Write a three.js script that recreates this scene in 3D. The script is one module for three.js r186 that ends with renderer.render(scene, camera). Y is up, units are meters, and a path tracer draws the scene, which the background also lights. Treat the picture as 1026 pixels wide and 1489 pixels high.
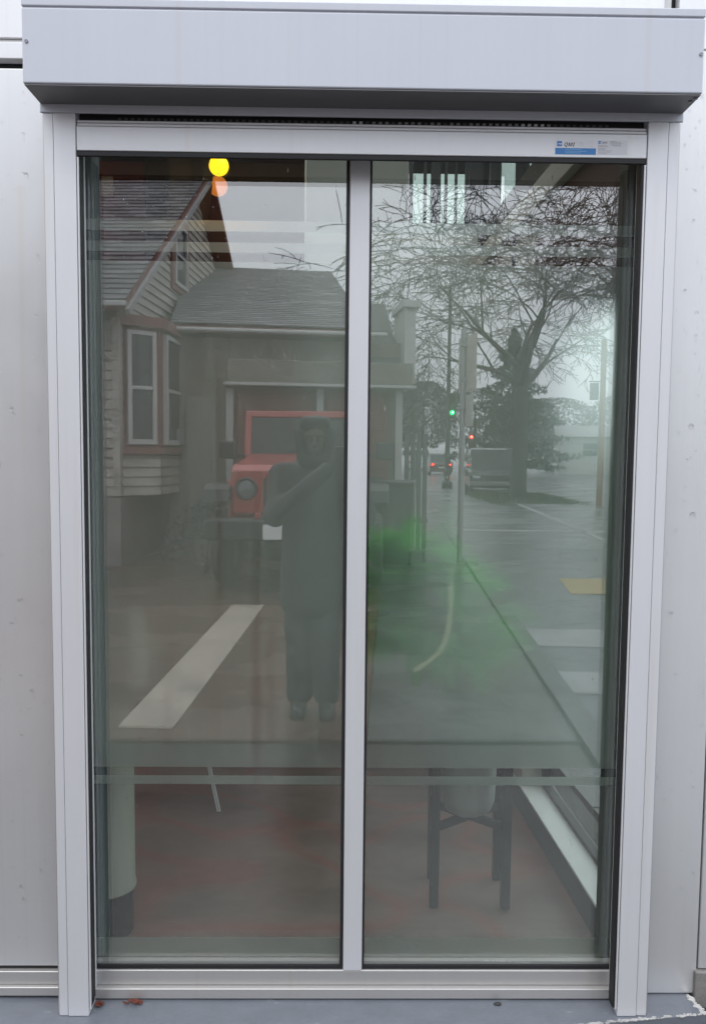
import * as THREE from 'three';
import { mergeGeometries, mergeVertices } from 'three/addons/utils/BufferGeometryUtils.js';
import { RoundedBoxGeometry } from 'three/addons/geometries/RoundedBoxGeometry.js';
import { MarchingCubes } from 'three/addons/objects/MarchingCubes.js';
import { ImprovedNoise } from 'three/addons/math/ImprovedNoise.js';

// ---------------------------------------------------------------- camera, sky, sun, exposure
const scene = new THREE.Scene();
const camera = new THREE.PerspectiveCamera(64.94, 705 / 1024, 0.01, 900);
camera.position.set(-0.0444, 1.5313, 2.1771);
camera.rotation.order = 'YXZ';
camera.rotation.set(-0.07335, -0.01346, 0.00957);
scene.add(camera);

const noiseGen = new ImprovedNoise();
function fbm(x, y, z, oct = 4) { let s = 0, a = 0.5; for (let i = 0; i < oct; i++) { s += a * noiseGen.noise(x, y, z + i * 7.3); x *= 2.03; y *= 2.03; a *= 0.5; } return s; }
{
  const W = 512, H = 256, d = new Float32Array(W * H * 4);
  for (let j = 0; j < H; j++) for (let i = 0; i < W; i++) {
    const up = ((j + 0.5) / H - 0.5) * Math.PI, az = ((i + 0.5) / W) * 2 * Math.PI, s = Math.max(0, Math.sin(up));
    const c = 1 + 0.10 * fbm(Math.cos(az) * Math.cos(up) * 2.2 + 9, Math.sin(az) * Math.cos(up) * 2.2, s * 4, 4);
    const L = up < 0 ? 0.35 : 2.05 * (1 + 1.2 * s) / 1.7 * c, o = (j * W + i) * 4;
    d[o] = L * 0.94; d[o + 1] = L * 0.985; d[o + 2] = L * 1.075; d[o + 3] = 1;
  }
  const sky = new THREE.DataTexture(d, W, H, THREE.RGBAFormat, THREE.FloatType);
  sky.mapping = THREE.EquirectangularReflectionMapping; sky.magFilter = THREE.LinearFilter; sky.wrapS = THREE.RepeatWrapping; sky.needsUpdate = true;
  scene.background = sky; scene.environment = sky;
}
const sun = new THREE.DirectionalLight(0xfff4e8, 0.55);
sun.position.set(-9, 30, 16); sun.castShadow = true; sun.shadow.radius = 30;
sun.shadow.camera.left = sun.shadow.camera.bottom = -40; sun.shadow.camera.right = sun.shadow.camera.top = 40; sun.shadow.camera.far = 120;
sun.shadow.mapSize.set(2048, 2048);
scene.add(sun, sun.target);

const renderer = new THREE.WebGLRenderer({ antialias: true });
renderer.setSize(705, 1024);
renderer.toneMapping = THREE.LinearToneMapping;
renderer.toneMappingExposure = 1.0;
renderer.shadowMap.enabled = true;

// ---------------------------------------------------------------- helpers
function rng(seed) { let s = seed; return () => { s = (s + 0x6d2b79f5) | 0; let t = Math.imul(s ^ (s >>> 15), 1 | s); t = (t + Math.imul(t ^ (t >>> 7), 61 | t)) ^ t; return ((t ^ (t >>> 14)) >>> 0) / 4294967296; }; }
const V = (x, y, z) => new THREE.Vector3(x, y, z);
const col = (r, g, b) => new THREE.Color().setRGB(r, g, b);
const names = new Map();
function numbered(n) { const k = names.get(n) ?? 0; names.set(n, k + 1); return k ? `${n}_${String(k).padStart(3, '0')}` : n; }
function uvm(g, s = 1) {                       // uv in metres from the dominant axis
  const q = g.index ? g.toNonIndexed() : g, p = q.attributes.position, n = q.attributes.normal, uv = new Float32Array(p.count * 2);
  for (let i = 0; i < p.count; i++) {
    const ax = Math.abs(n.getX(i)), ay = Math.abs(n.getY(i)), az = Math.abs(n.getZ(i));
    let u, v;
    if (az >= ax && az >= ay) { u = p.getX(i); v = p.getY(i); } else if (ax >= ay) { u = p.getZ(i); v = p.getY(i); } else { u = p.getX(i); v = p.getZ(i); }
    uv[i * 2] = u * s; uv[i * 2 + 1] = v * s;
  }
  q.setAttribute('uv', new THREE.BufferAttribute(uv, 2));
  return q;
}
const clean = (g) => { const q = g.index ? g.toNonIndexed() : g; for (const k of Object.keys(q.attributes)) if (!['position', 'normal', 'uv', 'color'].includes(k)) q.deleteAttribute(k); return q; };
const merge = (list) => mergeGeometries(list.map(clean));
function box(x0, x1, y0, y1, z0, z1, r = 0) {
  const w = x1 - x0, h = y1 - y0, d = z1 - z0, rr = Math.min(r, w / 2.02, h / 2.02, d / 2.02);
  const g = r > 0 ? new RoundedBoxGeometry(w, h, d, 2, rr) : new THREE.BoxGeometry(w, h, d);
  g.translate((x0 + x1) / 2, (y0 + y1) / 2, (z0 + z1) / 2);
  return uvm(g);
}
function rod(a, b, r0, r1 = r0, seg = 10, cap = true) {
  const l = a.distanceTo(b), g = new THREE.CylinderGeometry(r1, r0, l, seg, 1, !cap);
  g.translate(0, l / 2, 0);
  g.applyQuaternion(new THREE.Quaternion().setFromUnitVectors(V(0, 1, 0), b.clone().sub(a).normalize()));
  g.translate(a.x, a.y, a.z);
  return g.toNonIndexed();
}
function prism(pts, depth, bevel = 0) {          // outline in x,y pushed along z from 0 to depth
  const s = new THREE.Shape(pts.map(([x, y]) => new THREE.Vector2(x, y)));
  const g = new THREE.ExtrudeGeometry(s, { depth, bevelEnabled: bevel > 0, bevelSize: bevel, bevelThickness: bevel, bevelSegments: 2, curveSegments: 6 });
  return uvm(g);
}
function lathe(pts, seg = 24) { return new THREE.LatheGeometry(pts.map(([x, y]) => new THREE.Vector2(x, y)), seg).toNonIndexed(); }
function mesh(name, g, m, parent) {
  const o = new THREE.Mesh(g, m); o.castShadow = o.receiveShadow = true;
  o.name = parent ? name : numbered(name); (parent ?? scene).add(o); return o;
}
function tag(o, label, category, group, kind) { o.userData.label = label; if (category) o.userData.category = category; if (group) o.userData.group = group; if (kind) o.userData.kind = kind; return o; }
function thing(name, label, category, pos = [0, 0, 0], turn = 0, group) {
  const o = new THREE.Group(); o.name = numbered(name); o.position.set(...pos); o.rotation.y = turn; scene.add(o);
  return tag(o, label, category, group);
}
const structure = (name, g, m, label, category) => tag(mesh(name, g, m), label, category, null, 'structure');
const stuff = (o) => { o.userData.kind = 'stuff'; return o; };

function tex(w, h, f, srgb = false, rx = 1, ry = 1) {      // f(u,v) -> [r,g,b] or number, 0..1
  const d = new Uint8Array(w * h * 4);
  for (let j = 0; j < h; j++) for (let i = 0; i < w; i++) {
    let c = f(i / w, j / h, i, j); if (typeof c === 'number') c = [c, c, c];
    const o = (j * w + i) * 4; for (let k = 0; k < 3; k++) d[o + k] = Math.max(0, Math.min(255, c[k] * 255)); d[o + 3] = 255;
  }
  const t = new THREE.DataTexture(d, w, h); t.magFilter = THREE.LinearFilter; t.wrapS = t.wrapT = THREE.RepeatWrapping; t.repeat.set(rx, ry);
  if (srgb) t.colorSpace = THREE.SRGBColorSpace; t.needsUpdate = true; return t;
}
// noise that repeats seamlessly over the unit square
function tn(u, v, k, z = 0) { const a = noiseGen.noise(u * k, v * k, z), b = noiseGen.noise((u - 1) * k, v * k, z), c = noiseGen.noise(u * k, (v - 1) * k, z), d = noiseGen.noise((u - 1) * k, (v - 1) * k, z); return (a * (1 - u) + b * u) * (1 - v) + (c * (1 - u) + d * u) * v; }
const std = (c, rough = 0.6, metal = 0, more = {}) => new THREE.MeshStandardMaterial({ color: c, roughness: rough, metalness: metal, ...more });

// ---------------------------------------------------------------- materials
const R0 = rng(11);
const grainV = tex(512, 512, (u, v, i, j) => 0.5 + 0.28 * noiseGen.noise(u * 190, v * 3, 1) + 0.2 * noiseGen.noise(u * 77, v * 2, 4), false, 4, 1);
const grime = tex(512, 1024, (u, v) => { const s = 0.5 + 0.5 * noiseGen.noise(u * 22, v * 1.6, 2); const b = 0.955 + 0.035 * fbm(u * 5, v * 7, 3, 4) + 0.012 * noiseGen.noise(u * 60, v * 2.2, 5) - 0.012 * s * s; const st = Math.max(0, noiseGen.noise(u * 34, v * 1.3, 14) - 0.28) * 0.9 + 0.5 * Math.max(0, noiseGen.noise(u * 90, v * 2.1, 21) - 0.38); return [b - st * 0.10, b * 0.998 - st * 0.16, b * 0.99 - st * 0.27]; }, false, 0.9, 0.45);
const panelRough = tex(512, 512, (u, v) => 0.33 + 0.07 * fbm(u * 6, v * 9, 8, 4) + 0.02 * noiseGen.noise(u * 50, v * 4, 3), false, 0.8, 0.5);
const M = {};
M.panel = std(col(0.70, 0.705, 0.715), 1, 0.55, { map: grime, roughnessMap: panelRough });
M.panelWhite = std(col(0.84, 0.85, 0.87), 0.5, 0.1, { map: grime });
M.alu = std(col(0.68, 0.685, 0.71), 0.46, 0.30, { map: grime, bumpMap: grainV, bumpScale: 0.00012 });
M.aluDark = std(col(0.50, 0.49, 0.48), 0.42, 0.55, { map: grime, bumpMap: grainV, bumpScale: 0.00015 });
M.housing = std(col(0.53, 0.55, 0.61), 0.5, 0.15, { map: grime });
M.rubber = std(col(0.012, 0.012, 0.013), 0.6);
M.black = std(col(0.02, 0.02, 0.022), 0.5);
M.screw = std(col(0.2, 0.2, 0.22), 0.35, 0.9);
M.pane = new THREE.MeshPhysicalMaterial({ color: col(0.955, 0.98, 0.965), roughness: 0, metalness: 0, transmission: 1, thickness: 0, ior: 2.33, specularIntensity: 1 });
M.added_skylight = new THREE.MeshPhysicalMaterial({ color: col(0.92, 0.97, 0.93), roughness: 0, transmission: 1, thickness: 0, ior: 1.45 });
M.clearPane = new THREE.MeshPhysicalMaterial({ color: col(0.86, 0.94, 0.88), roughness: 0, transmission: 1, thickness: 0, ior: 1.45 });
M.sidePane = new THREE.MeshPhysicalMaterial({ color: col(0.34, 0.41, 0.36), roughness: 0, transmission: 1, thickness: 0, ior: 1.6 });
M.film = new THREE.MeshPhysicalMaterial({ color: col(0.93, 0.98, 0.95), roughness: 0.28, transmission: 1, thickness: 0.001, ior: 1.5, specularIntensity: 0.2 });
const dewTex = tex(1024, 2048, (u, v, i, j) => {
  const run = Math.max(0, noiseGen.noise(u * 150, v * 5, 2)) * 0.5, mist = 0.68 + 0.34 * fbm(u * 4, v * 6, 6, 4), fine = 0.12 * noiseGen.noise(u * 420, v * 300, 3) + 0.10 * noiseGen.noise(u * 330, v * 30, 9);
  const low = 0.78 + 0.42 * Math.max(0, Math.min(1, (0.68 - v) * 3.2)), trail = Math.max(0, noiseGen.noise(u * 95, v * 1.6, 33) - 0.25) * 0.5;
  return Math.max(0, Math.min(1, (mist + fine + run * 0.45) * low - trail));
});
M.haze = new THREE.MeshPhysicalMaterial({ color: col(0.80, 0.81, 0.785), roughness: 1, transmission: 0.40, thickness: 0, ior: 1.05, transparent: true, opacity: 0.68, alphaMap: dewTex, side: THREE.DoubleSide });
M.hazeGreenGlow = new THREE.MeshPhysicalMaterial({ color: col(0.76, 0.84, 0.79), roughness: 1, transmission: 0.50, thickness: 0, ior: 1.05, transparent: true, opacity: 0.47, alphaMap: dewTex, side: THREE.DoubleSide });  // right-pane film: green glow from the room put into its colour
const dewTex2 = tex(1024, 512, (u, v) => {
  const low = Math.pow(Math.max(0, 1 - v), 2.2), right = Math.max(0, Math.min(1, (u - 0.40) * 3)), n = 0.5 + 0.5 * fbm(u * 9, v * 5, 4, 4);
  return Math.max(0, Math.min(1, (0.10 + 0.55 * low + 0.50 * right) * (0.45 + 0.75 * n) + 0.16 * noiseGen.noise(u * 420, v * 130, 3) * (0.3 + right)));
});
M.mist = new THREE.MeshPhysicalMaterial({ color: col(0.78, 0.81, 0.785), roughness: 1, transmission: 0.35, thickness: 0, ior: 1.05, transparent: true, opacity: 0.20, alphaMap: dewTex2, side: THREE.DoubleSide });
M.drop = new THREE.MeshPhysicalMaterial({ color: col(1, 1, 1), roughness: 0.02, transmission: 1, thickness: 0.002, ior: 1.33 });

// ---------------------------------------------------------------- ground, road
const asphaltTex = tex(1024, 1024, (u, v) => { const b = 0.72 + 0.34 * tn(u, v, 9, 1) + 0.22 * tn(u, v, 34, 3) + 0.28 * (R0() - 0.5); return [b, b, b * 1.02]; }, false, 0.35, 0.35);
const wetRough = tex(1024, 1024, (u, v) => { const p = tn(u, v, 5, 2) + 0.6 * tn(u, v, 13, 8) + 0.3 * tn(u, v, 41, 4); return 0.07 + 0.40 * Math.max(0, Math.min(1, 0.42 + p)); }, false, 0.12, 0.30);
const speck = tex(512, 512, (u, v) => 0.5 + 0.5 * (R0() - 0.5) + 0.3 * tn(u, v, 40, 2), false, 1.4, 1.4);
M.asphalt = std(col(0.15, 0.16, 0.16), 1, 0, { map: asphaltTex, roughnessMap: wetRough, bumpMap: speck, bumpScale: 0.0012 });
M.drive = std(col(0.15, 0.086, 0.058), 1, 0, { map: asphaltTex, roughnessMap: wetRough, bumpMap: speck, bumpScale: 0.001 });
M.concrete = std(col(0.25, 0.235, 0.215), 0.55, 0, { map: asphaltTex, bumpMap: speck, bumpScale: 0.001 });
M.pavement = std(col(0.046, 0.039, 0.034), 0.5, 0, { map: asphaltTex, roughnessMap: wetRough, bumpMap: speck, bumpScale: 0.001 });
M.walk = std(col(0.115, 0.12, 0.112), 1, 0, { map: asphaltTex, roughnessMap: wetRough, bumpMap: speck, bumpScale: 0.001 });
M.linePaint = std(col(0.46, 0.385, 0.31), 0.55, 0, { map: asphaltTex, bumpMap: speck, bumpScale: 0.001 });
M.whitePaint = std(col(0.33, 0.335, 0.325), 0.5, 0, { map: asphaltTex, bumpMap: speck, bumpScale: 0.001 });
M.yellowPaint = std(col(0.42, 0.30, 0.10), 0.5, 0, { map: asphaltTex });
const chip = tex(1024, 512, (u, v) => {
  const n = fbm(u * 14, v * 9, 3, 5), f = noiseGen.noise(u * 90, v * 60, 2); let b = 0.9 + 0.18 * n + 0.05 * f;
  if (n > 0.34 && f > 0.0) return [1.0, 1.0, 0.98];
  return [b * 0.72, b * 0.77, b * 0.86];
}, false, 0.7, 2.2);
M.ledge = std(col(0.215, 0.22, 0.225), 0.3, 0, { map: chip, bumpMap: speck, bumpScale: 0.0008 });
M.chip = std(col(0.62, 0.61, 0.58), 0.7, 0, { map: asphaltTex });

const flat = (pts, y0, y1) => { const g = prism(pts.map(([x, z]) => [x, -z]), y1 - y0); g.rotateX(-Math.PI / 2); g.translate(0, y0, 0); return uvm(g); };
structure('ground', flat([[-400, -400], [400, -400], [400, 400], [-400, 400]], -0.6, -0.15), M.asphalt, 'wide wet asphalt ground reaching to the horizon', 'ground');
const kerbX = (z) => 1.132 + 0.0646 * z;
const road = structure('road', flat([[kerbX(-12), -12], [40, -12], [40, 320], [kerbX(60), 320], [kerbX(26), 26]], -0.14, -0.12), M.asphalt, 'rain-wet grey street beyond the kerb, shining with sky', 'road');
for (const [z0, z1] of [[3.27, 3.83], [4.64, 5.33], [6.02, 6.58], [1.9, 2.45]]) {
  if (z0 > 6) continue;
  mesh('crosswalk_stripe', flat([[kerbX(z0) + 0.06, z0], [6.5, z0 - 0.32], [6.5, z1 - 0.32], [kerbX(z1) + 0.06, z1]], -0.119, -0.114), M.whitePaint, road);
}
mesh('yellow_marking', flat([[2.68, 7.25], [7.5, 7.0], [7.5, 8.15], [2.86, 8.45]], -0.119, -0.114), M.yellowPaint, road);
mesh('lane_line', flat([[4.9, 12], [5.05, 12], [9.6, 80], [9.4, 80]], -0.119, -0.114), M.whitePaint, road);
mesh('stop_line', flat([[kerbX(15) + 0.4, 15], [9, 14.6], [9, 14.9], [kerbX(15) + 0.4, 15.35]], -0.119, -0.114), M.whitePaint, road);
{
  const k = [];
  for (let i = 0; i < 24; i++) { const z0 = -6 + i * 2.4, z1 = z0 + 2.39; k.push(flat([[kerbX(z0), z0], [kerbX(z0) + 0.14, z0], [kerbX(z1) + 0.14, z1], [kerbX(z1), z1]], -0.15, 0.004)); }
  structure('kerb', merge(k), M.walk, 'pale concrete kerb running between pavement and wet street', 'kerb');
}
// pavement slabs in front of the shop: one sheet per slab, joints recessed
const pav = new THREE.Group(); pav.name = 'pavement'; scene.add(pav); tag(pav, 'concrete pavement slabs right in front of the shop window', 'pavement', null, 'structure');
mesh('bed', flat([[-9, -0.3], [kerbX(-0.3) - 0.002, -0.3], [kerbX(2.07) - 0.002, 2.07], [-9, 2.07]], -0.16, -0.045), M.pavement, pav);
for (const [x0, x1, x2] of [[-9.6, -5.61, -5.61], [-5.6, -1.61, -1.61], [-1.6, 1.13, 1.25]]) mesh('slab', flat([[x0, 0.0], [x1, 0.0], [x2, 2.04], [x0, 2.04]], -0.044, -0.032), M.pavement, pav);
structure('street_pavement', flat([[0.10, 2.075], [kerbX(2.07) - 0.002, 2.075], [kerbX(40) - 0.002, 40], [2.4, 40]], -0.16, -0.026), M.walk, 'wet grey pavement strip running along the street kerb', 'pavement');
structure('driveway', flat([[-9, 2.075], [0.095, 2.075], [2.39, 40], [-9, 40]], -0.16, -0.028), M.drive, 'brownish wet driveway in front of the garage', 'driveway');
tag(mesh('painted_line', flat([[-1.30, 2.27], [-0.985, 2.25], [-0.83, 5.93], [-1.155, 5.92]], -0.027, -0.022), M.linePaint), 'single broad off-white line painted on the brown driveway', 'painted line', null, 'structure');

// ---------------------------------------------------------------- facade wall
const facade = thing('shop_wall', 'pale metal-clad shop wall around the shuttered window', 'wall'); facade.userData.kind = 'structure';
mesh('wall_panel', box(-2.3, -0.83, 0.082, 2.518, -0.03, 0.0, 0.003), M.panel, facade);
mesh('wall_panel', box(-2.3, -0.74, 2.542, 2.584, -0.03, 0.001, 0.002), M.panelWhite, facade);
mesh('wall_panel', box(-2.3, 0.783, 2.592, 4.3, -0.03, 0.002, 0.003), M.panelWhite, facade);
mesh('wall_panel', box(0.822, 1.75, 2.592, 4.3, -0.03, 0.002, 0.003), M.panelWhite, facade);
mesh('joint_strip', box(0.785, 0.803, 2.592, 4.3, -0.03, -0.006), M.aluDark, facade);
mesh('joint_strip', box(-2.3, -0.74, 2.585, 2.591, -0.03, -0.004), M.aluDark, facade);
mesh('wall_panel', box(0.74, 0.974, 0.002, 2.591, -0.03, 0.0, 0.003), M.panel, facade);
mesh('wall_panel', box(0.979, 1.75, 0.076, 2.591, -0.03, 0.0005, 0.003), M.panel, facade);
mesh('concrete_base', box(0.966, 1.75, -0.04, 0.073, -0.1, 0.012, 0.006), M.concrete, facade);
mesh('backing', merge([box(-2.3, -0.80, -0.1, 4.3, -0.12, -0.034), box(0.80, 0.90, 0.0, 4.3, -0.12, -0.034), box(-0.799, 0.799, 2.42, 4.3, -0.12, -0.034), box(0.901, 1.75, 0.08, 4.3, -0.12, -0.034)]), M.black, facade);
mesh('sill_strip', merge([box(-2.3, -0.806, 0.034, 0.072, -0.02, 0.010, 0.003), box(-2.3, -0.806, 0.008, 0.0335, -0.02, 0.022, 0.003)]), M.aluDark, facade);
mesh('seal', box(-2.3, -0.806, 0.0725, 0.0815, -0.02, -0.004), M.rubber, facade);
{ // rain beads clinging to the panels
  const r = rng(5), N = 620, g = new THREE.SphereGeometry(1, 8, 6), im = new THREE.InstancedMesh(g, M.drop, N), m4 = new THREE.Matrix4(), q = new THREE.Quaternion();
  for (let i = 0; i < N; i++) {
    const right = r() < 0.2, x = right ? 0.81 + r() * 0.155 : -1.3 + r() * 0.49, y = 0.1 + Math.pow(r(), 0.8) * 2.4, s = 0.0016 + 0.0036 * r() * r();
    m4.compose(V(x, y, 0.0), q, V(s * (0.8 + r()), s * (0.9 + 0.9 * r()), s * 0.7)); im.setMatrixAt(i, m4);
  }
  im.name = 'raindrops'; stuff(im); facade.add(im);
  const st = []; for (let i = 0; i < 8; i++) { const x = -0.9 - 0.55 * r(), y = 0.4 + r() * 1.4; st.push(box(x, x + 0.003 + 0.004 * r(), y - 0.2 - r() * 0.3, y, 0.0002, 0.0005)); }
}
const ledge = structure('ledge', flat([[-2.3, -0.12], [0.9, -0.12], [0.955, 0.0], [0.968, 0.085], [0.72, 0.114], [0.60, 0.127], [-2.3, 0.162]], -0.06, 0.0), M.ledge, 'low grey-painted ledge with chipped white edge under the window', 'ledge');
{ // chipped bare edge of the paint: small broken flakes along the front and the end
  const r = rng(8), parts = [];
  for (let i = 0; i < 190; i++) {
    const t = r(); let x, z;
    if (t < 0.72) { x = 0.968 - 0.66 * r() * (0.5 + 0.5 * r()); z = 0.085 + (0.968 - x) * 0.118 - 0.010 * r() * r(); } else { const s = r(); x = 0.953 + 0.014 * s - 0.006 * r(); z = 0.005 + 0.078 * s; }
    const n = 5, a0 = r() * 6, rr = 0.002 + 0.007 * r() * r(), pts = []; for (let k = 0; k < n; k++) { const a = a0 + k * 6.283 / n, q = rr * (0.5 + r()); pts.push([x + q * 1.5 * Math.cos(a), z + q * 0.6 * Math.sin(a)]); }
    parts.push(flat(pts, 0.0005, 0.0018 + 0.001 * r()));
  }
  stuff(mesh('paint_flakes', merge(parts), M.chip, ledge));
}
{ // fallen leaf scraps and a pebble on the ledge
  const r = rng(3);
  const leafMat = std(col(0.13, 0.032, 0.018), 0.7);
  const scrap = (x, z, n, sp, label) => {
    const g = []; for (let i = 0; i < n; i++) { const pts = []; const a0 = r() * 6, s = 0.004 + 0.006 * r(); for (let k = 0; k < 6; k++) { const a = a0 + k * 1.047; pts.push([s * (0.6 + 0.7 * r()) * Math.cos(a), s * (0.5 + 0.5 * r()) * Math.sin(a)]); } const f = prism(pts, 0.0012); f.rotateX(-1.57 + 0.5 * (r() - 0.5)); f.rotateZ(0.5 * (r() - 0.5)); f.translate(x + sp * (r() - 0.5), 0.004 + 0.005 * r(), z + 0.012 * (r() - 0.5)); g.push(f); }
    tag(mesh('leaf_litter', merge(g), leafMat), label, 'fallen leaves');
  };
  scrap(-0.612, 0.042, 14, 0.05, 'small heap of rust-red leaf scraps against the window sill');
  scrap(-0.700, 0.050, 8, 0.012, 'rust-red leaf crumbs tucked beside the shutter rail foot');
  const yel = std(col(0.55, 0.38, 0.10), 0.7);
  { const g = []; for (const [x, z] of [[0.775, 0.155], [0.83, 0.15]]) { const f = new THREE.SphereGeometry(1, 10, 6).toNonIndexed(); f.scale(0.012, 0.002, 0.006); f.translate(x, -0.028, z); g.push(f); } tag(mesh('leaf_litter', merge(g), yel), 'two small yellow leaves on the pavement below the ledge corner', 'fallen leaves'); }
  const p = new THREE.IcosahedronGeometry(1, 2); p.scale(0.011, 0.004, 0.006); p.translate(0.40, 0.003, 0.045);
  tag(mesh('pebble', p.toNonIndexed(), std(col(0.03, 0.03, 0.03), 0.6)), 'flat dark pebble lying on the ledge under the window', 'pebble');
}

// ---------------------------------------------------------------- window
const win = thing('window', 'tall double-glazed shop window with two panes and aluminium frame', 'window');
mesh('sill', merge([box(-0.80, 0.80, 0.034, 0.0775, -0.05, 0.012, 0.003), box(-0.80, 0.80, 0.004, 0.0335, -0.05, 0.028, 0.003)]), M.aluDark, win);
mesh('mullion', box(-0.031, 0.0215, 0.078, 2.40, -0.05, 0.014, 0.003), M.alu, win);
mesh('jamb', box(-0.80, -0.746, 0.078, 2.40, -0.05, 0.008, 0.002), M.aluDark, win);
mesh('jamb', box(0.746, 0.80, 0.078, 2.40, -0.05, 0.008, 0.002), M.aluDark, win);
mesh('head', box(-0.745, -0.032, 2.36, 2.40, -0.05, 0.008, 0.002), M.aluDark, win);
mesh('head', box(0.0225, 0.745, 2.36, 2.40, -0.05, 0.008, 0.002), M.aluDark, win);
const bands = [[2.117, 2.145], [2.062, 2.088], [0.651, 2.037], [0.602, 0.626], [0.097, 0.153]];
for (const [x0, x1, f0, f1] of [[-0.7455, -0.0315, -0.7385, -0.040], [0.022, 0.7455, 0.031, 0.7355]]) {
  const gk = 0.009;
  mesh('gasket', merge([box(x0, x0 + gk * 0.6, 0.078, 2.36, -0.03, 0.006), box(x1 - gk, x1, 0.078, 2.36, -0.03, 0.006), box(x0 + gk * 0.6, x1 - gk, 0.078, 0.088, -0.03, 0.006), box(x0 + gk * 0.6, x1 - gk, 2.35, 2.36, -0.03, 0.006)]), M.rubber, win);
  const sheet = (z) => { const g = new THREE.PlaneGeometry(x1 - x0 - 0.002, 2.28); g.translate((x0 + x1) / 2, 0.078 + 1.14, z); return g; };
  mesh('pane', sheet(0), M.pane, win);
  mesh('pane', sheet(-0.018), M.pane, win);
  mesh('spacer', merge([box(x0 + 0.006, x1 - 0.010, 0.0885, 0.0965, -0.017, -0.001)]), M.aluDark, win);
  { const h = new THREE.PlaneGeometry(f1 - f0, 0.449), uv = h.attributes.uv, p = h.attributes.position; h.translate((f0 + f1) / 2, 0.3775, -0.0225);
    for (let i = 0; i < p.count; i++) uv.setXY(i, Math.max(0.001, Math.min(0.999, (p.getX(i) + 0.73) / 1.46)), p.getY(i) < 0.3 ? 0.002 : 0.998);
    mesh('condensation', h, M.mist, win); }
  { const r = rng(x0 < 0 ? 71 : 72), N = 1100, g = new THREE.SphereGeometry(1, 7, 6), im = new THREE.InstancedMesh(g, M.drop, N), m4 = new THREE.Matrix4(), q = new THREE.Quaternion();
    for (let i = 0; i < N; i++) { const sz = 0.0007 + 0.0016 * r() * r() * r(), st = r() < 0.12 ? 3 : 1; m4.compose(V(x0 + (x1 - x0) * r(), 0.1 + 2.2 * Math.pow(r(), 0.9), 0.0003), q, V(sz, sz * (1 + r()) * st, sz * 0.6)); im.setMatrixAt(i, m4); }
    im.name = 'raindrops'; stuff(im); win.add(im); }
  for (const [y0, y1] of bands) {
    mesh('frosted_film', box(f0, f1, y0, y1, -0.0215, -0.0205), M.film, win);
    const h = new THREE.PlaneGeometry(f1 - f0, y1 - y0, 1, 1); const uv = h.attributes.uv, p = h.attributes.position;
    h.translate((f0 + f1) / 2, (y0 + y1) / 2, -0.0225);
    for (let i = 0; i < p.count; i++) uv.setXY(i, (p.getX(i) + 1) / 2.4, p.getY(i) / 2.6);
    mesh('frosted_film', h, x0 < 0 ? M.haze : M.hazeGreenGlow, win);
  }
}

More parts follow.
